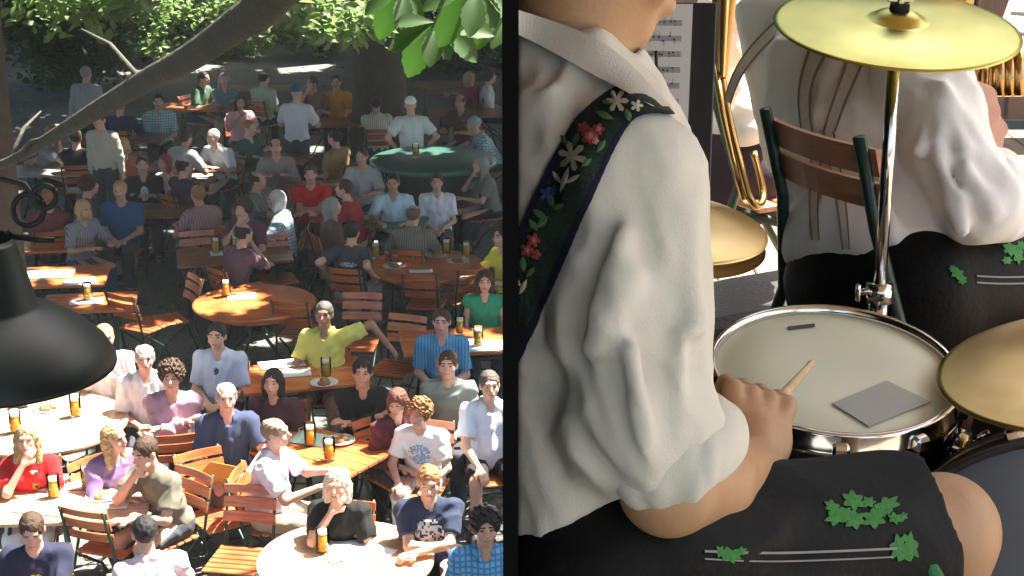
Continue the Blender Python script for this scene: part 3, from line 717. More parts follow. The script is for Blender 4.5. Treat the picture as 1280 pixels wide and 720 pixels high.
# the round green counter
p = G(542, 199, 1.08); ct = empty('round_counter', (p[0], p[1], 0)); b = MB(); b.lathe([(0,1.10),(.80,1.10),(.86,1.08),(.86,1.03),(.80,1.01),(0,1.01)], 40); b.build('counter_top', mat('green_counter',(.05,.13,.10),.3), ct, True)
b = MB(); b.lathe([(.62,1.01),(.60,.5),(.62,.02),(0,.02)], 32); b.build('body', mat('counter_body',(.02,.035,.03),.5), ct, True)
tag(ct, 'round dark green drinks counter before the man with the white cap', 'counter')

# ------------------------------------------------------------------ guests
AUD = 'guests seated in the beer garden'
BR = (.06,.03,.015); BK = (.012,.010,.010); GY = (.28,.27,.26); BL = (.45,.30,.14); RB = (.32,.14,.05); WH = (.55,.53,.5)
WT = (.80,.80,.80); JEANS = (.06,.09,.16); DARK = (.025,.025,.03); KH = (.42,.36,.26)
near, mid, far = .0098, .0125, .019
people = [
 # px, py, yaw, label, kwargs
 (33,549,8,'woman in red top with long fair hair, hand raised to her face', dict(arms='chin', top=((.62,.02,.025),'tee'), bottom=((.75,.75,.78),'trousers'), hair=(BL,'long'), fem=True, S=.95)),
 (40,663,10,'man in dark navy t-shirt with yellow emblem, head bowed', dict(arms='crossedtable', top=((.02,.022,.05),'tee'), hair=(BR,'short'), lean=.25, hpitch=.35, print_=((.65,.45,.05),.13,.14,-.02,False), skinc=SKIN_P)),
 (143,548,48,'blonde woman with lilac scarf sitting at the sunlit papers', dict(arms='table', top=((.22,.14,.30),'long'), hair=(BL,'long'), fem=True, S=.95, lean=.2, hyaw=.3)),
 (181,566,-38,'brown haired man in olive t-shirt leaning forward, rim lit by the sun', dict(arms='chin', top=((.17,.16,.12),'tee'), hair=(BR,'short'), lean=.35, hpitch=.2)),
 (180,665,-150,'dark haired person in pale pink shirt with back turned', dict(arms='table', top=((.75,.62,.66),'shirt'), hair=(BK,'short'), lean=.25)),
 (214,472,6,'man in mauve shirt with arms folded', dict(arms='crossed', top=((.42,.28,.36),'long'), hair=(BR,'curly'), bottom=(DARK,'trousers'))),
 (283,497,14,'bald pink faced man in navy polo holding a yellow sheet', dict(arms='paper', top=((.045,.06,.12),'polo'), hair=(GY,'bald'), skinc=SKIN_P, bottom=((.12,.10,.08),'trousers'))),
 (341,478,-8,'dark bobbed woman in brown vest over white sleeves', dict(arms='lap', top=((.07,.03,.035),'tee'), hair=(BK,'bob'), fem=True, S=.95)),
 (345,541,82,'man in white shirt and beige shorts turned towards the orange table', dict(arms='reach', top=((.66,.62,.72),'shirt'), bottom=(KH,'shorts'), hair=((.20,.13,.09),'bald'), lean=.12, belly=.03, shoe=(.5,.45,.4))),
 (271,420,-6,'dark haired man in pale blue shirt with sunglasses at the collar', dict(arms='lap', top=((.52,.62,.78),'shirt'), hair=(BK,'short'), belly=.02, print_=((.02,.02,.03),.05,.06,.06,False))),
 (181,448,14,'balding red faced man in white shirt', dict(arms='lap', top=(WT,'shirt'), hair=(GY,'bald'), skinc=SKIN_P)),
 (131,422,24,'fair haired man in white shirt half behind the lamp', dict(arms='lap', top=(WT,'shirt'), hair=(BL,'short'), skinc=SKIN_P)),
 (405,393,-4,'tanned man in yellow polo, arm stretched over the next chair', dict(arms='chairback', top=((.66,.66,.16),'polo'), hair=((.09,.085,.08),'short'), skinc=SKIN_C, bottom=((.20,.13,.10),'shorts'), belly=.03, lean=-.05)),
 (453,466,4,'man in black shirt with thick dark hair', dict(arms='crossed', top=((.012,.012,.014),'long'), hair=(BK,'short'), skinc=SKIN_B, bottom=(DARK,'trousers'))),
 (497,503,40,'brown haired woman in maroon top looking down', dict(arms='lap', top=((.10,.025,.03),'long'), hair=((.14,.05,.03),'bob'), fem=True, S=.93, hpitch=.35, lean=.2, hyaw=-.9)),
 (524,518,-12,'boy with fair hair in white t-shirt with blue print', dict(arms='knees', top=(WT,'tee'), hair=(RB,'curly'), S=.90, lean=.22, print_=((.25,.40,.62),.20,.20,-.02,False), bottom=((.72,.70,.72),'trousers'), hyaw=-.2)),
 (421,607,-6,'grey blonde woman in black top, fist at her mouth', dict(arms='chin', top=((.012,.012,.012),'tee'), hair=((.62,.52,.42),'bob'), fem=True, lean=.2, bottom=(DARK,'trousers'))),
 (536,603,4,'sandy haired man in navy t-shirt with grey print, forearms crossed', dict(arms='crossedtable', top=((.03,.04,.075),'tee'), hair=(RB,'short'), lean=.15, hpitch=.1, print_=((.45,.48,.52),.20,.20,.0,False), bottom=(DARK,'trousers'))),
 (607,660,8,'dark haired man in bright blue shirt beside the partition', dict(arms='lap', top=((.13,.35,.58),'shirt'), hair=(BK,'curly'), skinc=SKIN_B)),
 (612,482,10,'man in pale blue shirt and dark shorts, knees apart', dict(arms='knees', top=((.60,.66,.76),'polo'), hair=((.10,.08,.07),'short'), bottom=(DARK,'shorts'), spread=1.5, belly=.03)),
 (560,456,-5,'dark haired person in sage grey shirt behind the boy', dict(arms='lap', top=((.22,.26,.23),'tee'), hair=(BR,'short'))),
 (552,402,-4,'man in open blue shirt over a peach tee', dict(arms='lap', top=((.10,.34,.58),'shirt'), hair=((.05,.03,.02),'short'), skinc=SKIN_P, print_=((.70,.38,.30),.11,.26,-.06,False))),
 (606,352,2,'woman in emerald top near the partition', dict(arms='lap', top=((.04,.30,.16),'tank'), hair=(BR,'bob'), fem=True, S=.95)),
 (628,296,-60,'person in lemon yellow shirt at the crowded round table', dict(arms='table', top=((.72,.66,.10),'tee'), hair=(BR,'short'))),
 (440,290,165,'man in charcoal t-shirt with printed back facing the garden', dict(arms='down', top=((.05,.055,.065),'tee'), hair=(BK,'short'), bottom=((.35,.36,.36),'trousers'), print_=((.5,.52,.55),.2,.05,.04,True))),
 (517,268,172,'man in olive brown shirt bent over the crowded round table', dict(arms='table', top=((.24,.21,.16),'shirt'), hair=((.16,.10,.07),'bald'), lean=.3)),
 (491,229,0,'man in pale blue shirt behind the green cloth', dict(arms='table', top=((.50,.66,.78),'shirt'), hair=(BK,'short'), skinc=SKIN_B)),
 (546,228,2,'woman in white top with short dark hair by the green cloth', dict(arms='lap', top=((.72,.70,.78),'tee'), hair=(BR,'short'), fem=True)),
 (345,250,-95,'white haired person in pale blue turned sideways in a sunbeam', dict(arms='table', top=((.62,.78,.82),'shirt'), hair=(WH,'bob'), lean=.15)),
 (452,196,-10,'broad man in light grey shirt before the big trunk', dict(arms='table', top=((.46,.48,.48),'shirt'), hair=(BR,'short'), belly=.04)),
 (388,218,5,'person in bright red shirt', dict(arms='crossedtable', top=((.66,.015,.03),'tee'), hair=(BR,'short'))),
 (513,131,190,'man in white t-shirt and white cap standing at the counter', dict(arms='hips', top=((.60,.64,.64),'tee'), hair=(WT,'cap'), stand=True, bottom=((.30,.36,.38),'trousers'))),
 (371,116,170,'waiter in grey white shirt and blue cap standing amid the tables', dict(arms='carry', top=((.60,.62,.68),'shirt'), hair=((.04,.12,.30),'cap'), stand=True)),
 (300,128,20,'woman in pink top lit by a patch of sun', dict(arms='drink', top=((.80,.48,.48),'tee'), hair=(BR,'bob'), fem=True)),
 (198,127,10,'person in pale aqua shirt at the red orange table', dict(arms='lap', top=((.45,.66,.68),'shirt'), hair=(BK,'short'))),
 (266,172,-30,'person in powder blue shirt bent forward', dict(arms='table', top=((.52,.62,.68),'shirt'), hair=(WH,'short'), lean=.35)),
 (592,156,-80,'stooping person in pale teal shirt', dict(arms='table', top=((.42,.60,.62),'shirt'), hair=((.25,.42,.42),'cap'), lean=.5)),
 (178,206,15,'person in black jacket over white collar', dict(arms='lap', top=((.02,.02,.03),'long'), hair=(BK,'short'), print_=((.85,.85,.85),.1,.2,.0,False))),
 (206,204,-35,'person in white and pink top leaning to a neighbour', dict(arms='reach', top=((.82,.68,.68),'tee'), hair=((.25,.05,.04),'bob'), fem=True)),
 (150,238,0,'person in deep blue shirt with sandy hair', dict(arms='lap', top=((.03,.10,.24),'tee'), hair=(BL,'short'))),
 (420,103,0,'person in amber orange shirt at the back', dict(arms='table', top=((.75,.33,.05),'tee'), hair=(BK,'short'))),
 (108,92,170,'person in mid grey coat standing beside the tall green bush', dict(arms='down', top=((.30,.31,.31),'long'), hair=(GY,'short'), stand=True)),
 (124,150,-20,'person in beige jacket standing behind the branch', dict(arms='down', top=((.46,.43,.36),'long'), hair=(BR,'short'), stand=True)),
]
# guests further back, each in a colour of their own
for i, (px, py, yw, cn, c) in enumerate([(216,238,10,'steel blue',(.16,.26,.36)),(247,243,-20,'dusty rose',(.38,.22,.22)),(276,250,160,'olive green',(.20,.21,.08)),(303,262,170,'dark plum',(.12,.05,.09)),
    (322,226,0,'slate grey',(.17,.19,.20)),(355,222,20,'ash brown',(.24,.19,.15)),(416,258,170,'chocolate brown',(.12,.07,.045)),(232,172,0,'mist grey',(.40,.44,.45)),(312,160,10,'bottle green',(.02,.10,.08)),
    (342,150,170,'petrol blue',(.03,.13,.17)),(305,188,-15,'stone grey',(.33,.33,.31)),(345,184,10,'taupe',(.30,.26,.23)),(418,172,0,'mustard brown',(.32,.23,.09)),(396,180,30,'sand',(.46,.40,.30)),
    (95,172,10,'ink black',(.015,.015,.02)),(66,166,0,'smoke grey',(.20,.20,.21)),(75,222,160,'brick red',(.32,.08,.06)),(112,232,170,'graphite',(.08,.085,.09)),(330,98,0,'mint green',(.38,.52,.40)),
    (255,98,10,'forest green',(.05,.12,.06)),(280,100,-10,'faded denim',(.16,.22,.30)),(390,104,-10,'tobacco brown',(.18,.11,.06)),(560,96,10,'light khaki',(.40,.38,.28)),(585,98,0,'wine red',(.28,.03,.06)),
    (612,96,-20,'pearl grey',(.52,.52,.50)),(575,128,160,'mahogany brown',(.17,.07,.05)),(615,128,170,'cocoa brown',(.15,.10,.07)),(600,205,0,'moss grey',(.19,.21,.17)),(565,196,-20,'oxblood',(.22,.03,.04)),
    (150,132,30,'midnight blue',(.03,.04,.09)),(155,182,-10,'terracotta',(.45,.16,.08)),(275,205,170,'lead grey',(.13,.14,.15)),(230,208,170,'dark aubergine',(.08,.04,.07)),(365,262,-40,'rust brown',(.26,.10,.05)),
    (595,268,20,'navy grey',(.07,.09,.13)),(430,236,150,'cardinal red',(.35,.03,.04)),(60,248,20,'maroon checked',(.20,.05,.05)),(105,262,-30,'heather grey',(.28,.27,.30)),(250,292,175,'espresso brown',(.07,.04,.03)),(305,292,-170,'brown violet',(.15,.08,.10)),(470,130,40,'cream',(.66,.62,.50))]):
    if i in (0,2,5,9,10,13,16,22,26,28,31,33,34,38): continue
    yw = yw+[0,55,-70,110,-35,150,80,-120,20,-55,175][(i*7) % 11]
    hk = ['short','short','bob','curly','bald','short','long'][i % 7]; hc_ = [BR,BK,BR,RB,GY,BK,BL][(i*3) % 7]
    people.append((px, py, yw, 'guest in %s top with %s, seated among the rear tables' % (cn, {'short':'short hair','bob':'bobbed hair','curly':'curly hair','bald':'thinning hair','long':'long hair'}[hk]),
        dict(arms=['lap','table','crossed','chin','crossedtable','reach'][i % 6], top=(c,['tee','shirt','long'][i % 3]), hair=(hc_,hk), fem=hk in ('bob','long'), lean=[.05,.2,.0,.25][i % 4], skinc=[SKIN_A,SKIN_B,SKIN_P][i % 3], bottom=([DARK,JEANS,KH][i % 3],'trousers'))))
for (px, py, yw, lb, kw) in people:
    vox = near if py > 440 else mid if py > 270 else far
    kw.setdefault('S', .97 if kw.get('fem') else 1.0); kw.setdefault('vox', vox)
    o, loc, a = person((px, py), yw, lb, AUD if not kw.get('stand') else 'guests standing in the beer garden', **kw)
    if not kw.get('stand'):
        who = lb.split(',')[0]
        if who.startswith('guest in'): who = who.replace(' top with', ', the one with')
        chair(loc[0], loc[1], a, ('folding chair carrying the '+who))
# chairs nobody sits on
for (px, py, yw, lb) in [(172,412,150,'empty folding chair whose orange back catches the sun beside the aisle'),(222,398,-60,'empty folding chair turned to the empty round table, sunlit'),(450,425,-5,'empty folding chair under the outstretched arm of the yellow polo man'),
    (500,455,-20,'empty folding chair between the black shirt and the blue shirt'),(225,592,-165,'empty folding chair with sunlit orange seat behind the olive t-shirt'),(372,420,170,'empty folding chair drawn up to the empty round table, in shade'),
    (345,345,20,'empty folding chair on the shady side of the empty round table'),(250,340,15,'empty folding chair next to the dark reddish table'),(530,385,172,'empty folding chair tucked under the crowded round table'),(585,378,-160,'empty folding chair by the woman in emerald'),
    (575,560,60,'empty folding chair behind the sandy haired man'),(118,310,-80,'empty dark folding chair standing beside the small orange table'),(395,300,-30,'empty folding chair beside the charcoal t-shirt'),(305,690,-10,'empty folding chair with glowing orange seat by the beige shorts'),
    (265,640,35,'empty folding chair with green legs below the yellow sheet'),(130,690,160,'empty folding chair pulled to the sunlit papers table')]:
    p = G(px, py, .45); chair(p[0], p[1], math.radians(yw), lb)
# ------------------------------------------------------------------ things on the tables
for (px, py, yw, lb) in [(505,322,.3,'plate of food by the olive brown shirt'),(545,320,1,'plate of food at the middle of the crowded table'),(572,328,2,'plate of food close to the lemon yellow shirt'),(492,334,2,'plate of food at the edge towards the charcoal t-shirt'),(60,512,0,'plate of food in the glare of the big table'),(128,622,1,'plate of food under the chin of the olive t-shirt'),(415,664,2,'plate of food before the woman in black'),(425,552,0,'plate of food before the boy with the blue print'),(405,480,1,'plate left at the rim of the paper table')]: put('plate', px, py, lb, yw)
for (px, py, lb) in [(528,318,'beer mug beside the middle plate on the crowded table'),(558,318,'beer mug behind the plates on the crowded table'),(583,322,'beer mug near the lemon yellow shirt'),(470,322,'beer mug near the charcoal t-shirt'),(283,370,'white topped beer mug on the empty round table'),
    (598,432,'beer mug on the pale blue papers table'),(68,622,'yellow beer mug glowing on the sunlit papers table'),(404,690,'pale beer mug on the round sunny table'),(295,313,'mug among the white crockery'),(270,316,'mug at the end of the dark reddish table'),
    (470,270,'mug on the green cloth'),(520,197,'mug standing on the round green counter'),(110,375,'mug at the orange sunlit table end'),(240,205,'mug on the table with red cloth edge'),(30,508,'mug at the rear rim of the big glaring table'),(95,520,'mug at the aisle rim of the big glaring table'),(20,540,'mug close to the woman in red on the big glaring table'),(445,672,'mug before the sandy haired man on the sunny table'),(388,556,'mug next to the pale green booklet'),(412,575,'mug at the corner of the orange booklet table'),(408,472,'mug at the yellow polo end of the paper table'),(110,610,'half empty mug by the lilac scarf'),(45,612,'mug under the raised hand of the woman in red'),(575,418,'mug by the small white sheet behind the blue shirt')]:
    put('mug', px, py, lb, RNG.uniform(0,6), 1.105 if 'counter' in lb else .755)
for (px, py, w, h, yw, lb, c) in [(302,371,.30,.21,10,'white sheet on the empty round table',WT),(526,339,.26,.12,5,'white menu on the crowded round table',WT),(352,455,.42,.21,18,'longer white sheet before the yellow polo',WT),(368,466,.3,.21,12,'shorter white sheet before the yellow polo',WT),
    (392,549,.36,.25,-20,'pale green booklet on the orange table',(.48,.74,.62)),(615,432,.5,.3,10,'pale blue sheet near the partition',(.62,.78,.86)),(580,428,.3,.2,-10,'small white sheet behind the blue shirt',WT),(60,343,.55,.3,6,'turquoise cloth folded on the table',(.30,.62,.55)),
    (100,352,.34,.24,20,'white sheet at the turquoise cloth',WT),(108,377,.34,.2,10,'white sheet on the small table with orange end',WT),(75,603,.5,.3,5,'large white sheet behind the yellow mug',WT),(110,628,.6,.3,8,'big creamy sheet on the sunlit table',(.8,.76,.62)),(55,632,.4,.3,-12,'creamy sheet beside the yellow mug',(.8,.76,.62)),
    (430,685,.3,.21,15,'white sheet on the round sunny table',WT),(470,690,.25,.2,-30,'second white sheet at the rim of the round sunny table',WT),(285,316,.4,.2,12,'white napkin on the dark reddish table',(.62,.70,.64)),(465,272,.3,.2,0,'mint napkin on the green cloth',(.55,.78,.66)),
    (412,231,.25,.15,0,'pink sheet on the reddish table',(.8,.5,.45)),(250,134,.4,.2,0,'white sheet on the red orange table',WT),(45,520,.4,.28,0,'white sheet on the big glaring table',WT)]:
    paper(px, py, w, h, yw, lb, c)
# the yellow sheet held by the man in the navy polo
p = P(266, 600, 13.05); M = rotz(.35)@rotx(-1.0)@rotz(.5); v = []
for t in (-.001,.001):
    for (x, y) in ((-.15,-.21),(.15,-.21),(.15,.21),(-.15,.21)): v.append(p+M@V3(x, y, t))
yo = mesh_np('song_sheet', v, [(3,2,1,0),(4,5,6,7),(0,1,5,4),(1,2,6,5),(2,3,7,6),(3,0,4,7)], mat('yellow_paper',(.78,.48,.10),.7,0,.06), None, False)
tag(yo, 'yellow orange song sheet held by the bald man in navy', 'sheet')
# ------------------------------------------------------------------ bandstand: deck, added shade roof, railing, partition
DZ = H-1.37
PLANK = wood('deck_plank', (.16,.115,.075), (.29,.21,.14), .6, 1, .1); BEAM = wood('beam_wood', (.15,.08,.04), (.26,.15,.08), .6, 1, .05); RAILW = wood('rail_wood', (.07,.04,.025), (.14,.08,.05), .5, 2, .1)
b = MB(); n = 50
for k in range(n): b.box((.06+k*.118, 2.6, DZ-.02), (.113, 8.2, .04), bev=.003)
tag(b.build('deck_floor', PLANK), kind='structure')
bs = empty('bandstand', (3,3,0)); inv = lambda p: (p[0]-3, p[1]-3, p[2])
b = MB()
for k in range(8): b.box(inv((2.95, -1.3+k*1.12, DZ-.13)), (5.85,.12,.18))
b.build('joist', BEAM, bs)
for (x,y,z0,z1) in [(.25,-1.3,0,7.2),(2.5,-1.3,0,7.2),(2.5,3.95,0,7.2),(5.7,-1.3,0,DZ-.22),(5.7,6.5,0,DZ-.22),(.25,6.45,0,DZ-.22),(2.9,6.5,0,DZ-.22)]:
    b = MB(); b.box(inv((x,y,(z0+z1)/2)), (.18,.18,z1-z0), bev=.01); b.build('post', BEAM, bs)
b = MB()
for k in range(33): b.box(inv((1.15, -1.75+k*.172, 7.32)), (3.1,.168,.03))
b.build('shade_ceiling', wood('shade_ceiling_wood', (.30,.20,.12), (.50,.36,.22), .6, 0, .05), bs)  # underside of the added roof, warm wood to bounce light onto the band
b = MB(); b.box(inv((1.15,1.1,7.45)), (3.3,6.0,.16), bev=.02); b.build('roof', mat('shade_roof_shingle', (.07,.05,.04), .9, 0, .4, 20), bs)  # unseen roof added to shade the band, edges set to admit sun behind
tag(bs, 'timber bandstand carrying the brass band above the garden', 'bandstand')
rl = empty('railing', (3,6.55,DZ)); b = MB()
for k in range(38): b.box((-2.75+k*.149,0,.50),(.139,.03,.86), bev=.006)
b.build('panel_board', RAILW, rl); b = MB(); b.box((0,0,.97),(5.7,.10,.06), bev=.01); b.build('handrail', RAILW, rl)
tag(rl, 'dark boarded railing closing the back of the band platform', 'railing')
pn = MB(); pn.box((-.00115, 2.20, (DZ-.2+7.28)/2), (.0115, 2.1, 7.28-DZ+.2)); po = pn.build('partition_screen', mat('matt_black', (.004,.004,.004), .95, 0, .05, 5, spec=.05), None, False)
tag(po, 'thin matt black partition standing between the garden view and the band', 'partition')
XCLIP = [(V3(.0042,0,0), V3(-1,0,0))]

# ------------------------------------------------------------------ the drummer
CHROME = mat('chrome', (.72,.70,.66), .12, 1.0, .03); BRASS = mat('brass', (.46,.28,.11), .24, 1.0, .1, 20); BLACKP = mat('black_lacquer', (.012,.011,.012), .15, 0, .1)
def cymbal_mat(nm, ca, cb):
    m, t, b = _new(nm); N = t.nodes; L = t.links; tc = N.new('ShaderNodeTexCoord')
    wv = N.new('ShaderNodeTexWave'); wv.wave_type = 'RINGS'; wv.rings_direction = 'Z'; wv.inputs['Scale'].default_value = 90; wv.inputs['Distortion'].default_value = .6
    nz = N.new('ShaderNodeTexNoise'); nz.inputs['Scale'].default_value = 5; nz.inputs['Detail'].default_value = 5
    for q in (wv, nz): L.new(tc.outputs['Object'], q.inputs['Vector'])
    rp = N.new('ShaderNodeValToRGB'); rp.color_ramp.elements[0].color = (*ca,1); rp.color_ramp.elements[1].color = (*cb,1); rp.color_ramp.elements[0].position = .35; rp.color_ramp.elements[1].position = .68
    L.new(nz.outputs[0], rp.inputs[0]); L.new(rp.outputs[0], b.inputs['Base Color']); b.inputs['Metallic'].default_value = .92; b.inputs['Roughness'].default_value = .30; b.inputs['Anisotropic'].default_value = .75
    tg = N.new('ShaderNodeTangent'); tg.direction_type = 'RADIAL'; tg.axis = 'Z'; L.new(tg.outputs[0], b.inputs['Tangent'])
    bp = N.new('ShaderNodeBump'); bp.inputs['Strength'].default_value = .10; bp.inputs['Distance'].default_value = .0006; L.new(wv.outputs['Fac'], bp.inputs['Height']); L.new(bp.outputs[0], b.inputs['Normal']); return m
CYM = cymbal_mat('cymbal_green_gold', (.36,.34,.07), (.60,.54,.14)); CYMB = cymbal_mat('cymbal_bronze', (.46,.29,.09), (.70,.50,.20))
WSHIRT = fabric((.62,.585,.49), True); WSHIRT2 = fabric((.80,.77,.70), True); LEATHER = mat('black_leather', (.0075,.007,.006), .58, 0, .6, 12, .16, 110, .10); SK = mat('tanned_skin', (.43,.245,.125), .48, 0, .14, 14, .08, 240, .35)
dr = empty('person', P(690, 900, 1.7)); D0 = np.array(dr.location)
def put_mesh(name, vf, m, parent, root0, fm=None, mats=None):
    v, f = vf; return mesh_np(name, v-root0, f, m, parent, True, fm, mats)
TH = math.radians(112); RD = rotz(TH); FAC = RD@V3(0,-1,0); RGT = RD@V3(-1,0,0)
neckb = P(700, 108, 1.60); pelv = P(672, 765, 1.70); shR = P(790, 216, 1.46); elb = P(836, 608, 1.53); wri = P(942, 586, 1.75)
hipR = P(725, 735, 1.60); kneeR = P(1168, 662, 1.83); ankR = kneeR+V3(.02,.03,-.42)
hc = P(748, -98, 1.55)
hp, hs = head_prims(hc, rotz(TH+.0)@rotx(.25))
body = [c_(neckb-V3(0,0,.0), hc+V3(-.02,0,-.06), .066, .060), e_(pelv+V3(0,0,.05), (.16,.12,.13), RD), e_(pelv*.55+neckb*.45, (.125,.10,.2), RD), e_(pelv*.32+neckb*.68, (.11,.08,.15), RD)]+hp
body += [c_(neckb-V3(0,0,.03), shR-V3(0,0,.012), .045, .040), c_(shR-V3(0,0,.012), elb, .040, .042), c_(elb, elb*.6+wri*.4, .045, .046), c_(elb*.6+wri*.4, wri, .046, .031)]
body += [c_(hipR, kneeR, .085, .060), e_(kneeR+V3(.012,-.005,.0), (.058,.058,.062)), c_(kneeR+V3(.01,0,-.01), kneeR*.6+ankR*.4, .054, .056), c_(kneeR*.6+ankR*.4, ankR, .056, .038)]
# the right fist closed round the stick: palm, four bent fingers, thumb along the stick
tip = P(1016, 452, 2.235); grip = P(952, 526, 1.85); sdir = unit(tip-grip); hd = unit(FWD*.62+UP*.68+RT*.12)
bk = -FWD*.68+UP*.60+RT*.28; bk = unit(bk-hd*(bk@hd)); sdv = np.cross(hd, bk)
pc = wri+hd*.045
Mh = np.stack([sdv, hd, bk], 1); hand = [e_(pc+bk*.004, (.041,.052,.021), Mh), c_(wri-unit(wri-elb)*.03, wri, .0345, .032), c_(wri, pc, .031, .029)]
for i, x in enumerate((-.031,-.011,.010,.030)):
    kn = wri+hd*.088+sdv*x+bk*.010; a1 = kn+unit(hd*.75-bk*.65)*(.036,.041,.042,.036)[i]; a2 = a1+unit(-bk*.9-hd*.35)*.026; a3 = a2+unit(-hd*.95+bk*.1)*.020
    hand += [c_(wri+hd*.03+sdv*x*.6+bk*.004, kn, .012, .0125), c_(kn, a1, .0115, .0102), c_(a1, a2, .0102, .0092), c_(a2, a3, .0092, .0078)]
tb = wri+hd*.03-sdv*.034-bk*.006; t1 = tb+unit(hd*.8-sdv*.35-bk*.35)*.040; t2 = t1+unit(hd*.75+sdv*.25-bk*.45)*.032
hand += [c_(tb, t1, .015, .012), c_(t1, t2, .012, .0095)]
bv, bf = sdf(body, .0052, .016, hs, XCLIP); hv_, hf_ = sdf(hand, .0028, .0045)
put_mesh('body', (np.concatenate([bv, hv_]), np.concatenate([bf, hf_+len(bv)])), SK, dr, D0)
hw = lambda *a: hc+rotz(TH)@rotx(.25)@V3(*a)
put_mesh('hair', sdf([e_(hw(0,.02,.034), (.084,.1,.092), rotz(TH))], .007, .02, [e_(hw(0,-.11,-.035),(.068,.085,.098),rotz(TH))], XCLIP+[(hw(0,0,-.06), V3(0,0,-1))], wrinkles(77,.012,.035)), hairm((.06,.035,.02)), dr, D0)
# shirt
tor = [e_(pelv*.28+neckb*.72, (.175,.138,.22), RD), e_(pelv*.6+neckb*.4, (.160,.140,.25), RD), e_(pelv*.92+neckb*.08, (.165,.150,.2), RD),
       c_(neckb+V3(0,0,-.03), shR, .080, .058), c_(neckb+V3(0,0,.015), neckb-V3(0,0,.08), .078, .10)]
cax = unit(RT*.46-UP*.86+FWD*.22); ccen = P(844, 566, 1.51); CUT = [(ccen+cax*.015, cax)]
arm = [c_(shR, P(796,400,1.47), .053, .058), c_(P(796,400,1.47), P(797,520,1.49), .058, .064), c_(P(797,520,1.49), P(838,568,1.52), .064, .054, CUT),
       e_(P(752,470,1.50), (.045,.04,.10)), e_(P(765,535,1.50), (.050,.045,.06), None, CUT), c_(P(770,255,1.47), P(738,420,1.47), .030, .040)]
fdir = unit(wri-elb); cend = elb+fdir*.085

w1 = wrinkles(11, .0065, .15, (1,1,.22), -1); w2 = wrinkles(12, .0028, .055, (1,1,.3), -1)
hemn = RT*.478-UP*.878; arm += [c_(P(782,290,1.402), P(748,430,1.412), .003, .010), c_(P(862,250,1.425), P(868,400,1.42), .004, .006), c_(P(850,420,1.41), P(846,540,1.44), .004, .007),  c_(P(790,440,1.395), P(812,545,1.42), .003, .007), c_(P(735,430,1.42), P(790,345,1.40), .006, .003)]
hem = [(P(720,657,1.5), hemn)]
folds = [c_(P(764,265,1.402), P(722,400,1.425), .004, .013), c_(P(722,400,1.425), P(708,470,1.44), .014, .008), c_(P(715,545,1.45), P(760,600,1.46), .012, .012),c_(P(752,300,1.375), P(744,360,1.385), .003, .006), c_(P(820,620,1.44), P(870,560,1.46), .003, .005)]
shirt = put_mesh('shirt', sdf(tor+arm, .0052, .015, [c_(neckb+V3(0,0,.01), hc, .066, .062)]+folds, XCLIP+hem, lambda X,Y,Z: w1(X,Y,Z)+w2(X,Y,Z), .012), WSHIRT, dr, D0)
# the sleeve's rolled cuff
cb = unit(RT*.88+UP*.47); cM = np.stack([cb, np.cross(cax, cb), cax], 1); wc = wrinkles(14, .004, .05)
put_mesh('rolled_cuff', sdf([e_(ccen-cax*.004, (.069,.063,.050), cM, [(ccen+cax*.026, cax), (ccen-cax*.030, -cax)])], .004, .008, [c_(ccen, ccen+cax*.06, .043, .047)], (), wc, .01), WSHIRT, dr, D0)
# leather shorts
hemd = unit(kneeR-hipR); hp_ = hipR+(kneeR-hipR)*.905
put_tr = sdf([e_(pelv+V3(0,0,.02), (.19,.155,.15), RD), c_(hipR, kneeR, .105, .082, [(hp_, hemd)]), e_(P(800,690,1.62), (.12,.09,.09))], .0055, .03, (), XCLIP, wrinkles(21,.005,.12,(.4,1,1),-1))
short = put_mesh('leather_shorts', put_tr, LEATHER, dr, D0)
bpy.context.view_layer.update()
BODY_O = [o for o in dr.children if o.name.startswith('body')][0]
class Caster:
    """Finds points on the worn garment below a drawn outline, so that straps and embroidery lie on the cloth."""
    def __init__(s, objs, off):
        s.t = []
        for o in objs: s.t.append(BVHTree.FromPolygons([Vector(np.array(v.co)+off) for v in o.data.vertices], [tuple(p.vertices) for p in o.data.polygons]))
    def hit(s, px, py, lift=.003, fallback=None):
        r = ray(px, py); u = Vector(unit(r)); best = None
        for t in s.t:
            h = t.ray_cast(Vector(EYE), u)
            if h[0] is not None and (best is None or h[3] < best[2]): best = (np.array(h[0]), np.array(h[1]), h[3])
        if best is None: return None if fallback is None else P(px, py, fallback)
        nn = best[1]
        if nn@r > 0: nn = -nn
        return best[0]+nn*lift*.5-unit(r)*lift*.5
def cr(pts, n):
    """Catmull-Rom through pixel points"""
    p = np.array([pts[0]]+list(pts)+[pts[-1]], float); o = []; m_ = len(pts)-1
    for i in range(n):
        t = i/(n-1)*m_; k = min(int(t), m_-1); t -= k; a, b_, c2, d = p[k:k+4]
        o.append(.5*((2*b_)+(c2-a)*t+(2*a-5*b_+4*c2-d)*t*t+(3*b_-a-3*c2+d)*t**3))
    return np.array(o)
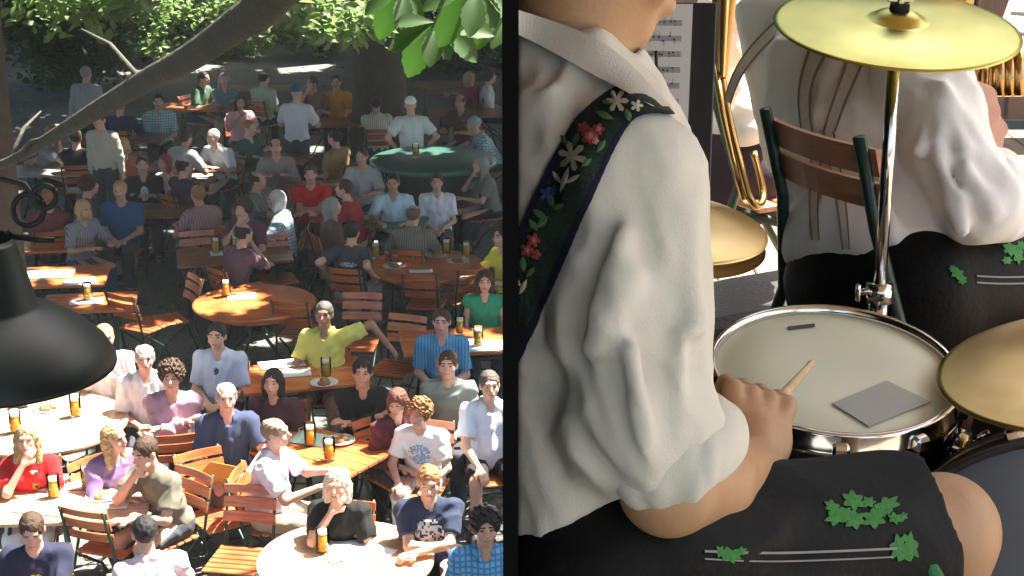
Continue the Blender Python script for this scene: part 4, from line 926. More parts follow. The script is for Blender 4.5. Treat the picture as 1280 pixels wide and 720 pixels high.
def ribbon(name, cast, A, B, n, m_, lift, mats, colf, parent, off, thick=.003, wav=0.0, xmin=None):
    """A strip between two drawn edges, draped on the cloth and given thickness."""
    A = cr(A, n); B = cr(B, n); top = np.zeros((n, m_+1, 3)); last = 1.5
    for i in range(n):
        d = B[i]-A[i]; w = wav*(abs(math.sin(i*math.pi/3.0))-.5)
        for j in range(m_+1):
            t = j/m_; t2 = -w+(1+2*w)*t; q = A[i]+d*t2; h = cast.hit(q[0], q[1], lift)
            if h is None: h = P(q[0], q[1], last)
            last = (h-EYE)@FWD; top[i, j] = h
    ker = lambda Z: np.concatenate([Z[:1], (Z[:-2]+2*Z[1:-1]+Z[2:])/4, Z[-1:]])
    for _ in range(40 if not wav else 2):
        top = ker(top)
        if not wav: top = np.swapaxes(ker(np.swapaxes(top, 0, 1)), 0, 1)
    vd = np.array([0,0,0.0]); N_ = n*(m_+1); v = top.reshape(-1,3); nrm = -np.array([unit(x-EYE) for x in v]); low = v-nrm*thick
    V_ = np.concatenate([v, low])-off; f, mi = [], []
    for i in range(n-1):
        for j in range(m_):
            a = i*(m_+1)+j; q = (a, a+1, a+m_+2, a+m_+1); k = colf(i, j, n, m_); f.append(q); mi.append(k); f.append(tuple(x+N_ for x in q[::-1])); mi.append(k)
    def side(l):
        for a, b_ in zip(l[:-1], l[1:]): f.append((a, b_, b_+N_, a+N_)); mi.append(colf(0, 0, n, m_))
    side([i*(m_+1) for i in range(n)]); side([i*(m_+1)+m_ for i in range(n)]); side(list(range(m_+1))); side([(n-1)*(m_+1)+j for j in range(m_+1)])
    return mesh_np(name, V_, f, None, parent, False, mi, mats)
def applique(name, cast, shapes, m, parent, off, lift=.003, thick=.002):
    """Drawn outlines (list of closed pixel polygons round a centre) laid on the cloth with a little thickness."""
    for (c, pts) in shapes:
        v, f = [], []
        hc_ = cast.hit(*c, lift+.001); P3 = [cast.hit(x, y, lift) for (x, y) in pts]
        if hc_ is None or any(q is None for q in P3): continue
        o = len(v); n = len(P3); v.append(hc_-off); v += [q-off for q in P3]; back = [q-unit(q-EYE)*-thick-off for q in P3]; v += back
        for i in range(n):
            j = (i+1) % n; f.append((o, o+1+i, o+1+j)); f.append((o+1+i, o+1+n+i, o+1+n+j, o+1+j))
        if f: mesh_np(name, v, f, m, parent, False)
def flower(cx, cy, r, n, inner=.35, rot=0.0, sq=1.0):
    k = n*4; return ((cx, cy), [(cx+math.cos(rot+2*math.pi*i/k)*r*(inner+(1-inner)*abs(math.cos(n*math.pi*i/k))**.8), cy+math.sin(rot+2*math.pi*i/k)*r*sq*(inner+(1-inner)*abs(math.cos(n*math.pi*i/k))**.8)) for i in range(k)])
def leafshape(cx, cy, L_, w, a):
    c, s = math.cos(a), math.sin(a); o = []
    for (t, u) in ((-.5,0),(-.25,.38),(.0,.5),(.25,.34),(.5,0),(.25,-.34),(0,-.5),(-.25,-.38)): o.append((cx+c*t*L_-s*u*w, cy+s*t*L_+c*u*w))
    return ((cx, cy), o)
def oak(cx, cy, L_, w, a):
    """a lobed oak leaf"""
    c, s = math.cos(a), math.sin(a); o = []; n = 24
    for i in range(n):
        th = 2*math.pi*i/n; r = 1+.26*math.cos(6*th); t, u = .5*math.cos(th)*r, .5*math.sin(th)*r; o.append((cx+c*t*L_-s*u*w, cy+s*t*L_+c*u*w))
    return ((cx, cy), o)
cs = Caster([shirt], D0); csb = Caster([shirt, BODY_O], D0)
# collar folded over the strap side
ribbon('collar', csb, [(640,10),(690,24),(742,50),(786,84),(832,138)], [(640,40),(684,64),(738,96),(776,116),(814,138)], 40, 6, .010, [WSHIRT], lambda *a: 0, dr, D0, .005)
GRN = mat('strap_green', (.022,.04,.022), .9, 0, .5, 260, .6, 500); NAV = mat('strap_border', (.012,.014,.04), .9, 0, .4, 300, .6, 600)
A = [(812,112),(768,112),(722,150),(690,200),(664,255),(645,300),(630,350)]; B = [(842,146),(792,152),(752,222),(720,300),(692,365),(660,430),(640,480)]
strap = ribbon('embroidered_suspender', cs, A, B, 120, 14, .006, [GRN, NAV], lambda i,j,n,m_: 1 if j in (0,1,m_-1,m_-2) else 0, dr, D0, .004, .08)
EMB = {'white':mat('thread_white',(.62,.58,.42),.85,0,.15,300,.4,600),'red':mat('thread_red',(.42,.07,.06),.85,0,.3,300,.4,600),'rose':mat('thread_rose',(.55,.22,.18),.85,0,.3,300,.4,600),'green':mat('thread_green',(.10,.22,.08),.85,0,.3,300,.4,600),'blue':mat('thread_blue',(.05,.09,.25),.85,0,.3,300,.4,600)}
cst = Caster([shirt, strap], D0)
applique('white_edelweiss', cst, [flower(772,128,15,6,.3), flower(717,196,19,6,.3,.3), flower(796,134,8,5,.4)], EMB['white'], strap, D0, .004)
applique('red_rose', cst, [flower(738,172,11,5,.6), flower(749,163,8,5,.6), flower(731,161,8,5,.6), flower(668,300,9,5,.6), flower(660,312,9,5,.6), flower(671,318,7,5,.6)], EMB['red'], strap, D0, .004)
applique('rose_heart', cst, [flower(738,172,5,5,.6), flower(749,163,4,5,.6), flower(668,300,4,5,.6), flower(660,312,4,5,.6), flower(745,178,5,5,.6)], EMB['rose'], strap, D0, .0055)
applique('pale_stem', cst, [leafshape(708,225,34,7,1.9), leafshape(698,222,22,6,.9), leafshape(718,224,22,6,2.6), leafshape(655,358,22,6,2.0), leafshape(648,352,14,6,1.0)], EMB['white'], strap, D0, .004)
applique('green_leaf', cst, [leafshape(757,146,24,9,.4), leafshape(722,176,20,8,1.9), leafshape(690,250,24,10,1.2), leafshape(679,278,22,9,2.4), leafshape(752,184,20,8,2.2), leafshape(655,330,20,9,1.5), leafshape(676,268,22,9,.6), leafshape(786,146,18,8,1.2), leafshape(706,176,18,7,.8), leafshape(734,204,16,7,2.4), leafshape(668,282,18,8,.9), leafshape(700,258,16,7,2.6), leafshape(664,340,18,8,2.4), leafshape(760,130,14,6,.2)], EMB['green'], strap, D0, .004)
applique('blue_gentian', cst, [flower(685,243,10,5,.4), flower(694,238,7,5,.4)], EMB['blue'], strap, D0, .0045)
# oak leaf embroidery and piping on the leather
GE = mat('embroidery_green', (.040,.19,.035), .85, 0, .5, 160, .5, 500); csl = Caster([short], D0)
applique('oak_leaf_embroidery', csl, [oak(1046,646,28,18,-.3), oak(1040,634,20,13,.6), oak(1066,626,26,20,.5), oak(1068,650,20,24,1.4), oak(1092,648,22,26,1.5), oak(1108,632,18,30,1.2), oak(1085,628,16,12,0), oak(1118,648,16,12,.4), oak(1128,646,12,9,-.6), oak(1057,640,16,10,0), oak(1100,640,20,10,.2)], GE, short, D0, .0018)
applique('oak_leaf_embroidery', csl, [oak(912,694,24,16,.3), oak(900,690,14,12,1), oak(924,690,16,10,-.4)], GE, short, D0, .0018)
applique('oak_leaf_embroidery', csl, [oak(1122,684,18,30,.2), oak(1138,682,16,32,-.3), oak(1130,692,26,18,0)], GE, short, D0, .0018)
ribbon('piping', csl, [(880,688),(960,690),(1040,688),(1120,684)], [(880,691),(960,693),(1040,691),(1120,687)], 40, 2, .003, [mat('piping_grey',(.20,.19,.17),.7)], lambda *a: 0, short, D0, .003)
ribbon('piping', csl, [(880,698),(960,701),(1040,699),(1115,695)], [(880,700),(960,703),(1040,701),(1115,697)], 40, 2, .003, [mat('piping_grey',(.20,.19,.17),.7)], lambda *a: 0, short, D0, .003)
# ribbon tie at the knee
gk = MB(); gk.tube([P(1134,690,1.715), P(1150,700,1.712), P(1164,712,1.712), P(1176,730,1.715)], [.004,.007,.009,.008], 8); gk.build('knee_tie', mat('tie_green',(.025,.15,.045),.85,0,.4,60,.4,200), dr, True).location = -Vector(D0)
tag(dr, 'drummer in white shirt with flowered suspender and black leather shorts', 'person', 'musicians of the band')
th = empty('drum_throne', (.15, 1.72, DZ)); b = MB(); zt = pelv[2]-.13-DZ; b.lathe([(0,zt),(.12,zt),(.135,zt-.02),(.135,zt-.06),(0,zt-.06)], 28); b.build('seat', LEATHER, th, True)
b = MB(); b.tube([(0,0,zt-.06),(0,0,.18)], .014, 10); b.build('post', CHROME, th, True)
for k in range(3): b = MB(); b.tube([(0,0,.22),(.13*math.cos(k*2.1+1),.2*math.sin(k*2.1+1),0)], .010, 8); b.build('leg', CHROME, th, True)
tag(th, 'round black drum stool under the drummer', 'stool')
# stick
b = MB(); b.tube([grip-sdir*.10, grip+sdir*.15, tip-sdir*.03, tip-sdir*.02, tip], [.0072,.0072,.0042,.0055,.003], 10); st = b.build('drum_stick', wood('hickory',(.55,.36,.16),(.72,.52,.28),.5,2,.1), None, True); tag(st, 'pale wooden drum stick gripped in the drummer\'s fist', 'drum stick')

# ------------------------------------------------------------------ drums and cymbals
def frame_of(nrm):
    n = unit(nrm); x = unit(np.cross(V3(0,1,0), n) if n[2] > .85 else np.cross(V3(0,0,1), n)); return np.stack([x, np.cross(n, x), n], 1)
def oriented(name, c, nrm):
    o = empty(name, c); o.rotation_euler = Matrix(frame_of(nrm).tolist()).to_euler(); return o
SR = .166; sc_ = P(1043, 465, 2.3); sn = oriented('snare_drum', sc_, (.012,-.205,.98))
b = MB(); b.lathe([(SR-.002,-.006),(SR-.002,-.15),(0,-.15)], 56); b.build('shell', BLACKP, sn, True)
b = MB(); b.lathe([(0,.0),(SR*.5,.0),(SR-.004,-.001),(SR,-.004)], 64); b.build('drum_head', mat('coated_head',(.68,.70,.50),.55,0,.10,5,.06,700), sn, True)
b = MB(); b.lathe([(SR-.002,.0),(SR,.010),(SR+.006,.011),(SR+.008,.006),(SR+.008,-.018),(SR+.012,-.022),(SR+.004,-.024),(SR-.002,-.010)], 64, closed=True); b.build('hoop', CHROME, sn, True)
b = MB(); b.lathe([(SR-.002,-.128),(SR+.008,-.128),(SR+.010,-.15),(SR-.002,-.152)], 64, closed=True); b.build('hoop', CHROME, sn, True)
for k in range(10):
    a = k*math.pi/5+.2; c, s = math.cos(a), math.sin(a); M = np.stack([V3(c,s,0), V3(-s,c,0), V3(0,0,1)], 1); b = MB()
    b.box((c*(SR+.008),s*(SR+.008),-.08), (.018,.022,.05), M, bev=.004); b.tube([(c*(SR+.012),s*(SR+.012),-.05),(c*(SR+.012),s*(SR+.012),-.012)], .003, 6); b.box((c*(SR+.013),s*(SR+.013),-.012), (.016,.022,.022), M, bev=.004); b.build('lug', CHROME, sn)
b = MB(); a = -.55; c, s = math.cos(a), math.sin(a); M = np.stack([V3(c,s,0), V3(-s,c,0), V3(0,0,1)], 1); b.box((c*(SR+.018),s*(SR+.018),-.075), (.03,.05,.07), M, bev=.006); b.tube([(c*(SR+.03),s*(SR+.03),-.05),(c*(SR+.055),s*(SR+.055),-.02)], .005, 8); b.build('strainer', CHROME, sn, True)
Ms = frame_of((.012,-.205,.98))
def on_head(px, py):
    r = ray(px, py); n = Ms[:,2]; t = ((sc_-EYE)@n)/(r@n); return Ms.T@(EYE+r*t-sc_)
q = [on_head(*x) for x in ((1040,506),(1108,478),(1163,504),(1086,535))]; v = [(x[0],x[1],.0012) for x in q]+[(x[0],x[1],.003) for x in q]
mesh_np('damper_patch', v, [(0,1,2,3)[::-1],(4,5,6,7),(0,1,5,4),(1,2,6,5),(2,3,7,6),(3,0,4,7)], mat('patch_grey',(.30,.30,.23),.4), sn, False)
q = [on_head(*x) for x in ((984,409),(1018,405),(1019,409),(985,413))]; v = [(x[0],x[1],.0006) for x in q]+[(x[0],x[1],.0012) for x in q]
mesh_np('printed_mark', v, [(0,1,2,3)[::-1],(4,5,6,7),(0,1,5,4),(1,2,6,5),(2,3,7,6),(3,0,4,7)], mat('mark_ink',(.06,.06,.05),.7), sn, False)
tag(sn, 'black snare drum with chrome hoop and cream coated head', 'snare drum')
b = MB(); bc = sc_-Ms[:,2]*.16; b.tube([bc, (bc[0],bc[1],DZ+.1)], .012, 10)
ss = empty('snare_stand', (bc[0],bc[1],DZ)); o = b.build('pole', CHROME, ss, True); o.location = (-bc[0],-bc[1],-DZ)
for k in range(3):
    a = k*2.094+.4; d = Ms@V3(math.cos(a),math.sin(a),0); b = MB(); b.tube([(0,0,bc[2]-DZ-.03), (bc+d*.17-V3(bc[0],bc[1],DZ)), bc+d*.185+Ms[:,2]*.03-V3(bc[0],bc[1],DZ)], .008, 8); b.build('arm', CHROME, ss, True)
    b = MB(); b.tube([(0,0,.22),(.2*math.cos(a),.2*math.sin(a),0.01)], .009, 8); b.build('leg', CHROME, ss, True)
tag(ss, 'chrome stand holding the snare drum', 'drum stand')
def cymbal(c, nrm, r, label, name='cymbal', pair=False, cm=None):
    cm = cm or CYM
    o = oriented(name, c, nrm); b = MB(); pr = [(.006,.030),(.02,.029),(.036,.022),(.046,.013)]+[(.046+(r-.046)*t, .013*(1-t)**1.0+.004*math.sin(t*3.14)) for t in np.linspace(.05,1,18)]
    b.lathe(pr+[(r,-.0012)]+[(x,z-.0015) for (x,z) in pr[::-1]], 72); b.build('dish', cm, o, True)
    if pair: b = MB(); b.lathe([(x,-.022-z) for (x,z) in pr]+[(r,-.0205)]+[(x,-.0205-z) for (x,z) in pr[::-1]], 72); b.build('lower_dish', cm, o, True)
    b = MB(); b.lathe([(0,.052),(.007,.052),(.007,.03),(0,.03)], 12); b.box((0,0,.050),(.045,.006,.014), bev=.002); b.build('wing_nut', CHROME, o)
    b = MB(); b.lathe([(0,.040),(.016,.040),(.017,.030),(0,.029)], 16); b.build('felt', mat('black_felt',(.012,.012,.012),.95), o, True)
    return tag(o, label, 'cymbal', 'cymbals of the drum kit')
c1 = P(1121, 34, 2.75); n1 = unit(V3(.03,-.20,.97)); cymbal(c1, n1, .203, 'crash cymbal high on the chrome pole above the snare drum')
c2 = P(830, 281, 2.42); cymbal(c2, V3(.10,-.10,.99), .152, 'hi-hat pair peeping out behind the white sleeve', 'hi_hat', True, CYMB)
c3 = P(1362, 460, 2.2); cymbal(c3, V3(-.17,-.05,.98), .198, 'low ride cymbal reaching over the rim of the snare drum', cm=CYMB)
def cstand(cx, top, label, r=.011, foot=(0,0)):
    base = V3(cx[0]+foot[0], cx[1]+foot[1], DZ); s = empty('cymbal_stand', base); T = np.asarray(top)-base; mid_ = T*.545; b = MB(); b.tube([mid_, T], r, 14); b.build('upper_tube', CHROME, s, True)
    b = MB(); b.tube([V3(0,0,.12), mid_], r*1.55, 14); b.build('lower_tube', CHROME, s, True)
    b = MB(); u = unit(T); b.tube([mid_-u*.022, mid_+u*.012], r*2.1, 14); b.tube([mid_, mid_+V3(-.035,-.015,0)], .006, 8); b.box(mid_+V3(-.040,-.017,0), (.008,.012,.03), bev=.002); b.build('clamp', CHROME, s, True)
    for k in range(3):
        a = k*2.094+.7; b = MB(); b.tube([(0,0,.40),(.28*math.cos(a),.28*math.sin(a),.015)], .008, 8); b.build('leg', CHROME, s, True)
    return tag(s, label, 'cymbal stand', 'stands of the drum kit')
cstand(P(1092, 470, 2.86), c1-n1*.0, 'chrome stand rising behind the snare drum to the crash cymbal')
cstand(P(830, 420, 2.44), c2-V3(0,0,.03), 'hi-hat stand hidden behind the drummer\'s sleeve', .009)
cstand(P(1362, 470, 2.24), c3, 'chrome stand under the low ride cymbal', .010)
# bass drum with its batter head towards the stool
bn = unit(V3(-.35,-.93,.08)); bc_ = P(1345, 800, 2.12); bd = empty('bass_drum', bc_); Mb = frame_of(bn); bd.rotation_euler = Matrix(Mb.tolist()).to_euler(); BRD = .27
b = MB(); b.lathe([(BRD-.006,-.004),(BRD-.006,-.36),(0,-.36)], 64); b.build('shell', BLACKP, bd, True)
b = MB(); b.lathe([(0,.0),(BRD-.01,.0),(BRD-.006,-.004)], 64); b.build('batter_head', mat('grey_head',(.16,.17,.18),.6,0,.1,6), bd, True)
b = MB(); b.lathe([(BRD-.008,.012),(BRD+.006,.012),(BRD+.008,-.03),(BRD-.006,-.03)], 64, closed=True); b.build('hoop', mat('dark_hoop',(.035,.028,.025),.25), bd, True)
for k in range(8):
    a = k*math.pi/4+.35; c, s = math.cos(a), math.sin(a); b = MB(); M = np.stack([V3(c,s,0), V3(-s,c,0), V3(0,0,1)], 1); b.box((c*(BRD+.012),s*(BRD+.012),-.008),(.016,.03,.05), M, bev=.004); b.tube([(c*(BRD+.014),s*(BRD+.014),.02),(c*(BRD+.014),s*(BRD+.014),-.11)], .004, 6); b.build('claw', CHROME, bd)
tag(bd, 'bass drum with grey head and dark hoop beyond the drummer\'s knee', 'bass drum')
b = MB(); tm = empty('tom_drum', P(1250,600,2.62)); b.lathe([(.12,.0),(.12,-.18),(0,-.18)], 40); b.build('shell', mat('teal_lacquer',(.02,.09,.08),.2), tm, True); b = MB(); b.lathe([(0,.002),(.118,.002)], 40); b.build('drum_head', mat('clear_head',(.10,.12,.11),.25), tm, True)
b = MB(); b.lathe([(.118,.008),(.128,.008),(.128,-.02),(.118,-.02)], 40, closed=True); b.build('hoop', CHROME, tm, True); b = MB(); b.tube([(0,0,-.17),(0,.02,-P(1250,600,2.62)[2]+DZ+.3)], .012, 10); b.build('mount', CHROME, tm, True)
tag(tm, 'small dark teal tom drum between snare and bass drum', 'tom drum')

# ------------------------------------------------------------------ music stand in front of the drummer
INK = mat('ink', (.10,.10,.10), .8); SHEET = mat('music_paper', (.74,.74,.68), .75, 0, .04, 6)
def music_stand(c, nrm, roll, w, h, label, desk=True, pole=True, sheet_off=(0,0), plain=False, dc=BLACKP):
    o = oriented('music_stand', c, nrm)
    b = MB(); b.box((0,0,-.006),(w,h,.006), bev=.002); b.box((0,-h/2+.004,.012),(w,.006,.035), bev=.002); b.build('desk', mat('stand_black',(.02,.02,.022),.55), o)
    M = frame_of(nrm); b = MB(); low = M.T@(V3(c[0],c[1]+.03,DZ+.05)-np.asarray(c)); b.tube([(0,-.02,-.02),low], .011, 10); b.build('pole', CHROME, o, True)
    for k in range(3):
        a = k*2.094+.3; f_ = M.T@(V3(c[0]+.25*math.cos(a),c[1]+.03+.25*math.sin(a),DZ+.01)-np.asarray(c)); b = MB(); b.tube([low+M.T@V3(0,0,.2), f_], .008, 8); b.build('leg', CHROME, o, True)
    return tag(o, label, 'music stand', 'music stands of the band')
def music_sheet(c, nrm, x0, y0, w, h, label, seed, lines=11):
    o = oriented('music_sheet', c, nrm); b = MB(); b.box((x0,y0,.003),(w,h,.002)); b.build('page', SHEET, o); b = MB(); rr = random.Random(seed)
    for k in range(lines):
        y = y0+h/2-.028-k*(h-.04)/lines
        for l in range(5): b.box((x0,y-l*.0019,.0043),(w*.86,.0006,.0004))
        for q in range(22):
            x = x0-w*.41+w*.82*(q+rr.random()*.6)/22; yy = y-rr.uniform(0,.009); b.box((x,yy,.0043),(.0030,.0022,.0005))
            b.box((x+.0014,yy+.0035*rr.choice((-1,1)),.0043),(.0006,.008,.0005))
    b.box((x0,y0+h/2-.012,.0043),(.07,.006,.0005)); b.build('music_notation', INK, o); return tag(o, label, 'sheet music', 'sheet music on the stands')
sn_ = unit(V3(-.10,-.80,.58)); sc2 = P(786, 128, 2.42)
music_stand(sc2, sn_, 0, .245, .335, 'black music stand in front of the drummer')
music_sheet(sc2, sn_, -.018, .0, .21, .32, 'printed sheet music on the drummer\'s stand', 4)
b = MB(); b.tube([P(820,64,2.30), P(821,100,2.29), P(821,138,2.285)], .0022, 8); rod = b.build('page_holder', mat('stand_black',(.02,.02,.022),.55), None, True)
ms = [o for o in COL.objects if o.name.startswith('music_stand')][0]; rod.parent = ms; rod.matrix_parent_inverse = (Matrix.Translation(ms.location) @ ms.rotation_euler.to_matrix().to_4x4()).inverted()
s3 = P(1302, 40, 3.75); n3 = unit(V3(-.45,-.60,.62)); music_stand(s3, n3, 0, .20, .26, 'sunlit slim music stand beyond the leaning musician'); music_sheet(s3, n3, 0, 0, .195, .25, 'white sheet of music glaring on the slim stand', 9, 4)

# ------------------------------------------------------------------ the musician bending forward on a folding chair
TR2 = LEATHER
def musician(c0, parts, label):
    o = empty('person', c0); return o, np.array(c0, float)
m2, M0 = musician(P(1120, 700, 3.1), None, None)
TH2 = math.radians(138); R2 = rotz(TH2)@rotx(.22); pel2 = P(1105, 345, 3.12); nk2 = P(1075, -8, 3.28); sR2 = P(1142, 84, 3.06); sL2 = P(975, 30, 3.42); el2 = P(1232, 258, 2.96); wr2 = P(1230, 192, 3.25)
hL2 = P(1010, 200, 3.72); eL2 = P(1000, 190, 3.62)
hc2 = nk2+V3(.06,.10,.17); hp, hs = head_prims(hc2, rotz(TH2)@rotx(.35))
kR2 = P(1345, 352, 3.34); aR2 = kR2+V3(-.06,.02,-.42); hR2 = P(1150, 352, 3.02); kL2 = P(1300, 320, 3.62)
body = [c_(nk2, hc2, .06, .055), e_((pel2+nk2)/2, (.13,.09,.23), R2), e_(pel2, (.16,.12,.12), R2)]+hp
body += [c_(sR2, el2, .042, .040), c_(el2, wr2, .040, .030), c_(nk2-V3(0,0,.03), sR2, .045, .042), c_(nk2-V3(0,0,.03), sL2, .045, .042), c_(sL2, eL2, .05, .04), c_(eL2, hL2, .04, .03), c_(hR2, kR2, .085, .06), c_(kR2, aR2, .056, .040), c_(aR2, aR2+V3(-.05,.1,-.05), .04, .03), c_(pel2, kL2, .085, .06), c_(kL2, kL2+V3(.05,.05,-.4), .056, .04)]
body += hand_prims(wr2, V3(.0,.30,.9), V3(.5,-.8,0), 1.05, .7, 1)+hand_prims(hL2, V3(.6,.5,.5), V3(-.4,-.6,.5), 1.0, .6, -1)
put_mesh('body', sdf(body, .0075, .022, hs), skin((.46,.24,.16)), m2, M0)
put_mesh('hair', sdf([e_(hc2+V3(0,-.01,.034), (.088,.1,.092), rotz(TH2))], .009, .02, [e_(hc2+rotz(TH2)@V3(0,-.11,-.035),(.068,.085,.098),rotz(TH2))], [(hc2-V3(0,0,.05), V3(0,0,-1))], wrinkles(78,.012,.035)), hairm((.10,.07,.05)), m2, M0)
tor = [e_(pel2*.3+nk2*.7, (.205,.135,.19), R2), e_(pel2*.62+nk2*.38, (.19,.135,.2), R2), e_(pel2*.88+nk2*.12, (.185,.145,.15), R2), c_(nk2-V3(0,0,.02), sR2, .080, .068), c_(nk2-V3(0,0,.02), sL2, .085, .072),
       c_(sR2, P(1178,168,3.00), .068, .074), c_(P(1178,168,3.00), el2, .074, .068), c_(el2, P(1240,235,3.15), .07, .062), e_(P(1238,275,3.02), (.055,.05,.045)), c_(sL2, eL2, .072, .066), c_(eL2, eL2*.5+hL2*.5, .064, .055)]
tor += [c_(P(1165,110,2.965), P(1150,190,2.93), .003, .006), c_(P(1172,112,2.955), P(1176,205,2.905), .003, .006), c_(P(1180,118,2.95), P(1204,190,2.905), .003, .006), c_(P(1176,200,2.905), P(1200,285,2.885), .006, .004), c_(P(1095,190,2.975), P(1118,300,2.97), .005, .009), c_(P(1205,215,2.89), P(1240,262,2.885), .004, .007)]
w3 = wrinkles(31, .013, .20, (1,1,.4), -1); w4 = wrinkles(32, .004, .08, (1,1,.5), -1)
shirt2 = put_mesh('shirt', sdf(tor, .0075, .014, [c_(nk2, hc2, .064, .06), c_(P(1138,150,2.945), P(1146,215,2.94), .004, .010), c_(P(1146,215,2.94), P(1172,305,2.95), .010, .012)], [(P(1110,318,2.95), RT*.10-UP*.99)], lambda X,Y,Z: w3(X,Y,Z)+w4(X,Y,Z), .012), WSHIRT2, m2, M0)
short2 = put_mesh('leather_shorts', sdf([e_(pel2-V3(0,0,.03), (.195,.16,.15), R2), c_(hR2, kR2, .105, .088), c_(pel2, kL2, .105, .085)], .0075, .03, (), (), wrinkles(33,.003,.16)), LEATHER, m2, M0)
put_mesh('sock', sdf([c_(kR2*.45+aR2*.55, aR2, .058, .046)], .008, .02), mat('white_wool', (.7,.68,.64), .9, 0, .1, 60, .5, 120), m2, M0)
bpy.context.view_layer.update()
ca2 = Caster([shirt2], M0); cl2 = Caster([short2], M0); STB = mat('strap_beige', (.55,.50,.42), .8, 0, .2, 60); STE = mat('strap_edge', (.22,.17,.12), .8)
edge = lambda i,j,n,m_: 1 if j in (0, m_-1) else 0
for A, B in ([[(1012,60),(1001,95),(998,130),(1003,165)], [(1040,60),(1020,95),(1014,130),(1018,165)]], [[(1062,62),(1052,95),(1040,130),(1030,165)], [(1088,62),(1074,95),(1058,130),(1046,165)]], [[(975,22),(945,48),(915,88),(905,125)], [(985,36),(955,60),(925,98),(914,130)]], [[(1016,165),(1014,220),(1012,262),(1016,300)], [(1030,165),(1028,220),(1024,262),(1026,300)]], [[(1030,165),(1040,220),(1048,262),(1054,312)], [(1044,165),(1054,220),(1060,262),(1064,312)]]):
    ribbon('suspender', ca2, A, B, 30, 6, .008, [STB, STE], edge, m2, M0, .004)
applique('oak_leaf_embroidery', cl2, [oak(1196,342,16,12,.5), oak(1202,350,10,10,1.5), oak(1190,336,8,8,0)], GE, short2, M0, .004)
applique('oak_leaf_embroidery', cl2, [oak(1262,312,18,14,.5), oak(1272,320,18,12,1.5), oak(1258,326,12,9,0), oak(1276,308,12,9,.9)], GE, short2, M0, .004)
for y in (344, 352): ribbon('piping', cl2, [(1220,y),(1250,y+2),(1285,y+1)], [(1220,y+2),(1250,y+4),(1285,y+3)], 20, 2, .004, [mat('piping_grey',(.20,.19,.17),.7)], lambda *a: 0, short2, M0, .003)
tag(m2, 'musician in white shirt with beige suspenders bending forward on a folding chair', 'person', 'musicians of the band')
# his horn
hn = empty('brass_horn', P(1195, 100, 3.5)); h0 = np.array(hn.location); b = MB()
for (x, r_) in ((1172,.009),(1182,.007),(1191,.010),(1201,.007),(1212,.009)): b.tube([P(x+4,20,3.52)-h0, P(x+2,80,3.5)-h0, P(x-2,150,3.48)-h0], r_, 10)
b.tube([P(1215,96,3.5)-h0, P(1232,92,3.48)-h0, P(1250,96,3.5)-h0], .012, 10); b.tube([P(1215,84,3.52)-h0, P(1234,82,3.5)-h0, P(1248,86,3.52)-h0], .009, 10); b.build('tubing', BRASS, hn, True)
for (x, y) in ((1222,66),(1234,66),(1246,66)): b = MB(); b.tube([P(x,120,3.46)-h0, P(x,y,3.46)-h0], .014, 12); b.tube([P(x,y,3.46)-h0, P(x,y-14,3.46)-h0], .005, 8); b.build('valve', BRASS, hn, True)
b = MB(); b.lathe([(.018,0),(.022,.12),(.035,.24),(.07,.36),(.13,.43),(.135,.428),(.072,.355),(.037,.24),(.02,0)], 40, c=P(1176,18,3.53)-h0); b.build('bell', BRASS, hn, True)
hn.location.x += .045
tag(hn, 'brass horn held in front of the bending musician', 'horn')
CHB = make_chair(((.682,.050),(.745,.050)), .79, .32, .35)
for o_ in CHB.children:
    if o_.name.split('.')[0] in ('seat','backrest'): o_.data.materials[0] = wood('worn_slat', (.40,.15,.06), (.58,.27,.13), .45, 0)
def place_chair(c, yaw, label):
    o = copy_tree(CHB); o.location = (c[0], c[1], DZ); o.rotation_euler = (0,0,yaw); return tag(o, label, 'chair', 'folding chairs on the band platform')
cy = math.radians(116); pc2 = P(1018, 203, 2.97)-rotz(cy)@V3(0,.20,0); place_chair((pc2[0], pc2[1]), cy, 'folding chair with worn wooden back under the bending musician')
# the sunlit musician further back
m3, M3 = musician(P(910, 300, 4.3), None, None); TH3 = math.radians(120); R3 = rotz(TH3)@rotx(.1); pel3 = P(925, 215, 4.35); nk3 = P(950, -30, 4.4); hc3 = nk3+V3(.03,.03,.17); sR3 = P(918, 22, 4.2); el3 = P(930, 150, 4.15); wr3 = P(985, 110, 4.3)
hp, hs = head_prims(hc3, rotz(TH3)); kn3 = P(1090, 225, 4.5)
body = [c_(nk3, hc3, .06, .055), e_((pel3+nk3)/2, (.15,.11,.26), R3), e_(pel3, (.16,.12,.12), R3), c_(sR3, el3, .05, .04), c_(el3, wr3, .04, .03), c_(nk3, sR3, .06, .05), c_(pel3, kn3, .085, .06), c_(kn3, kn3+V3(.02,.05,-.42), .056, .04)]+hp+hand_prims(wr3, V3(.8,.2,.4), V3(0,-.5,.8), 1, .6, 1)
put_mesh('body', sdf(body, .012, .022, hs), SK, m3, M3)
put_mesh('shirt', sdf([e_(pel3*.3+nk3*.7, (.20,.135,.2), R3), e_(pel3*.7+nk3*.3, (.18,.135,.22), R3), c_(nk3, sR3, .08, .07), c_(sR3, el3, .07, .062), c_(el3, el3*.4+wr3*.6, .06, .05)], .011, .028, [c_(nk3, hc3, .064, .06)], [(pel3+V3(0,0,.04), V3(0,0,-1))], wrinkles(41,.008,.12)), WSHIRT2, m3, M3)
put_mesh('trousers', sdf([e_(pel3, (.185,.15,.14), R3), c_(pel3, kn3, .10,.08), c_(kn3, kn3+V3(.02,.05,-.4), .08,.06)], .012, .03), mat('plum_cloth',(.035,.018,.028),.8), m3, M3)
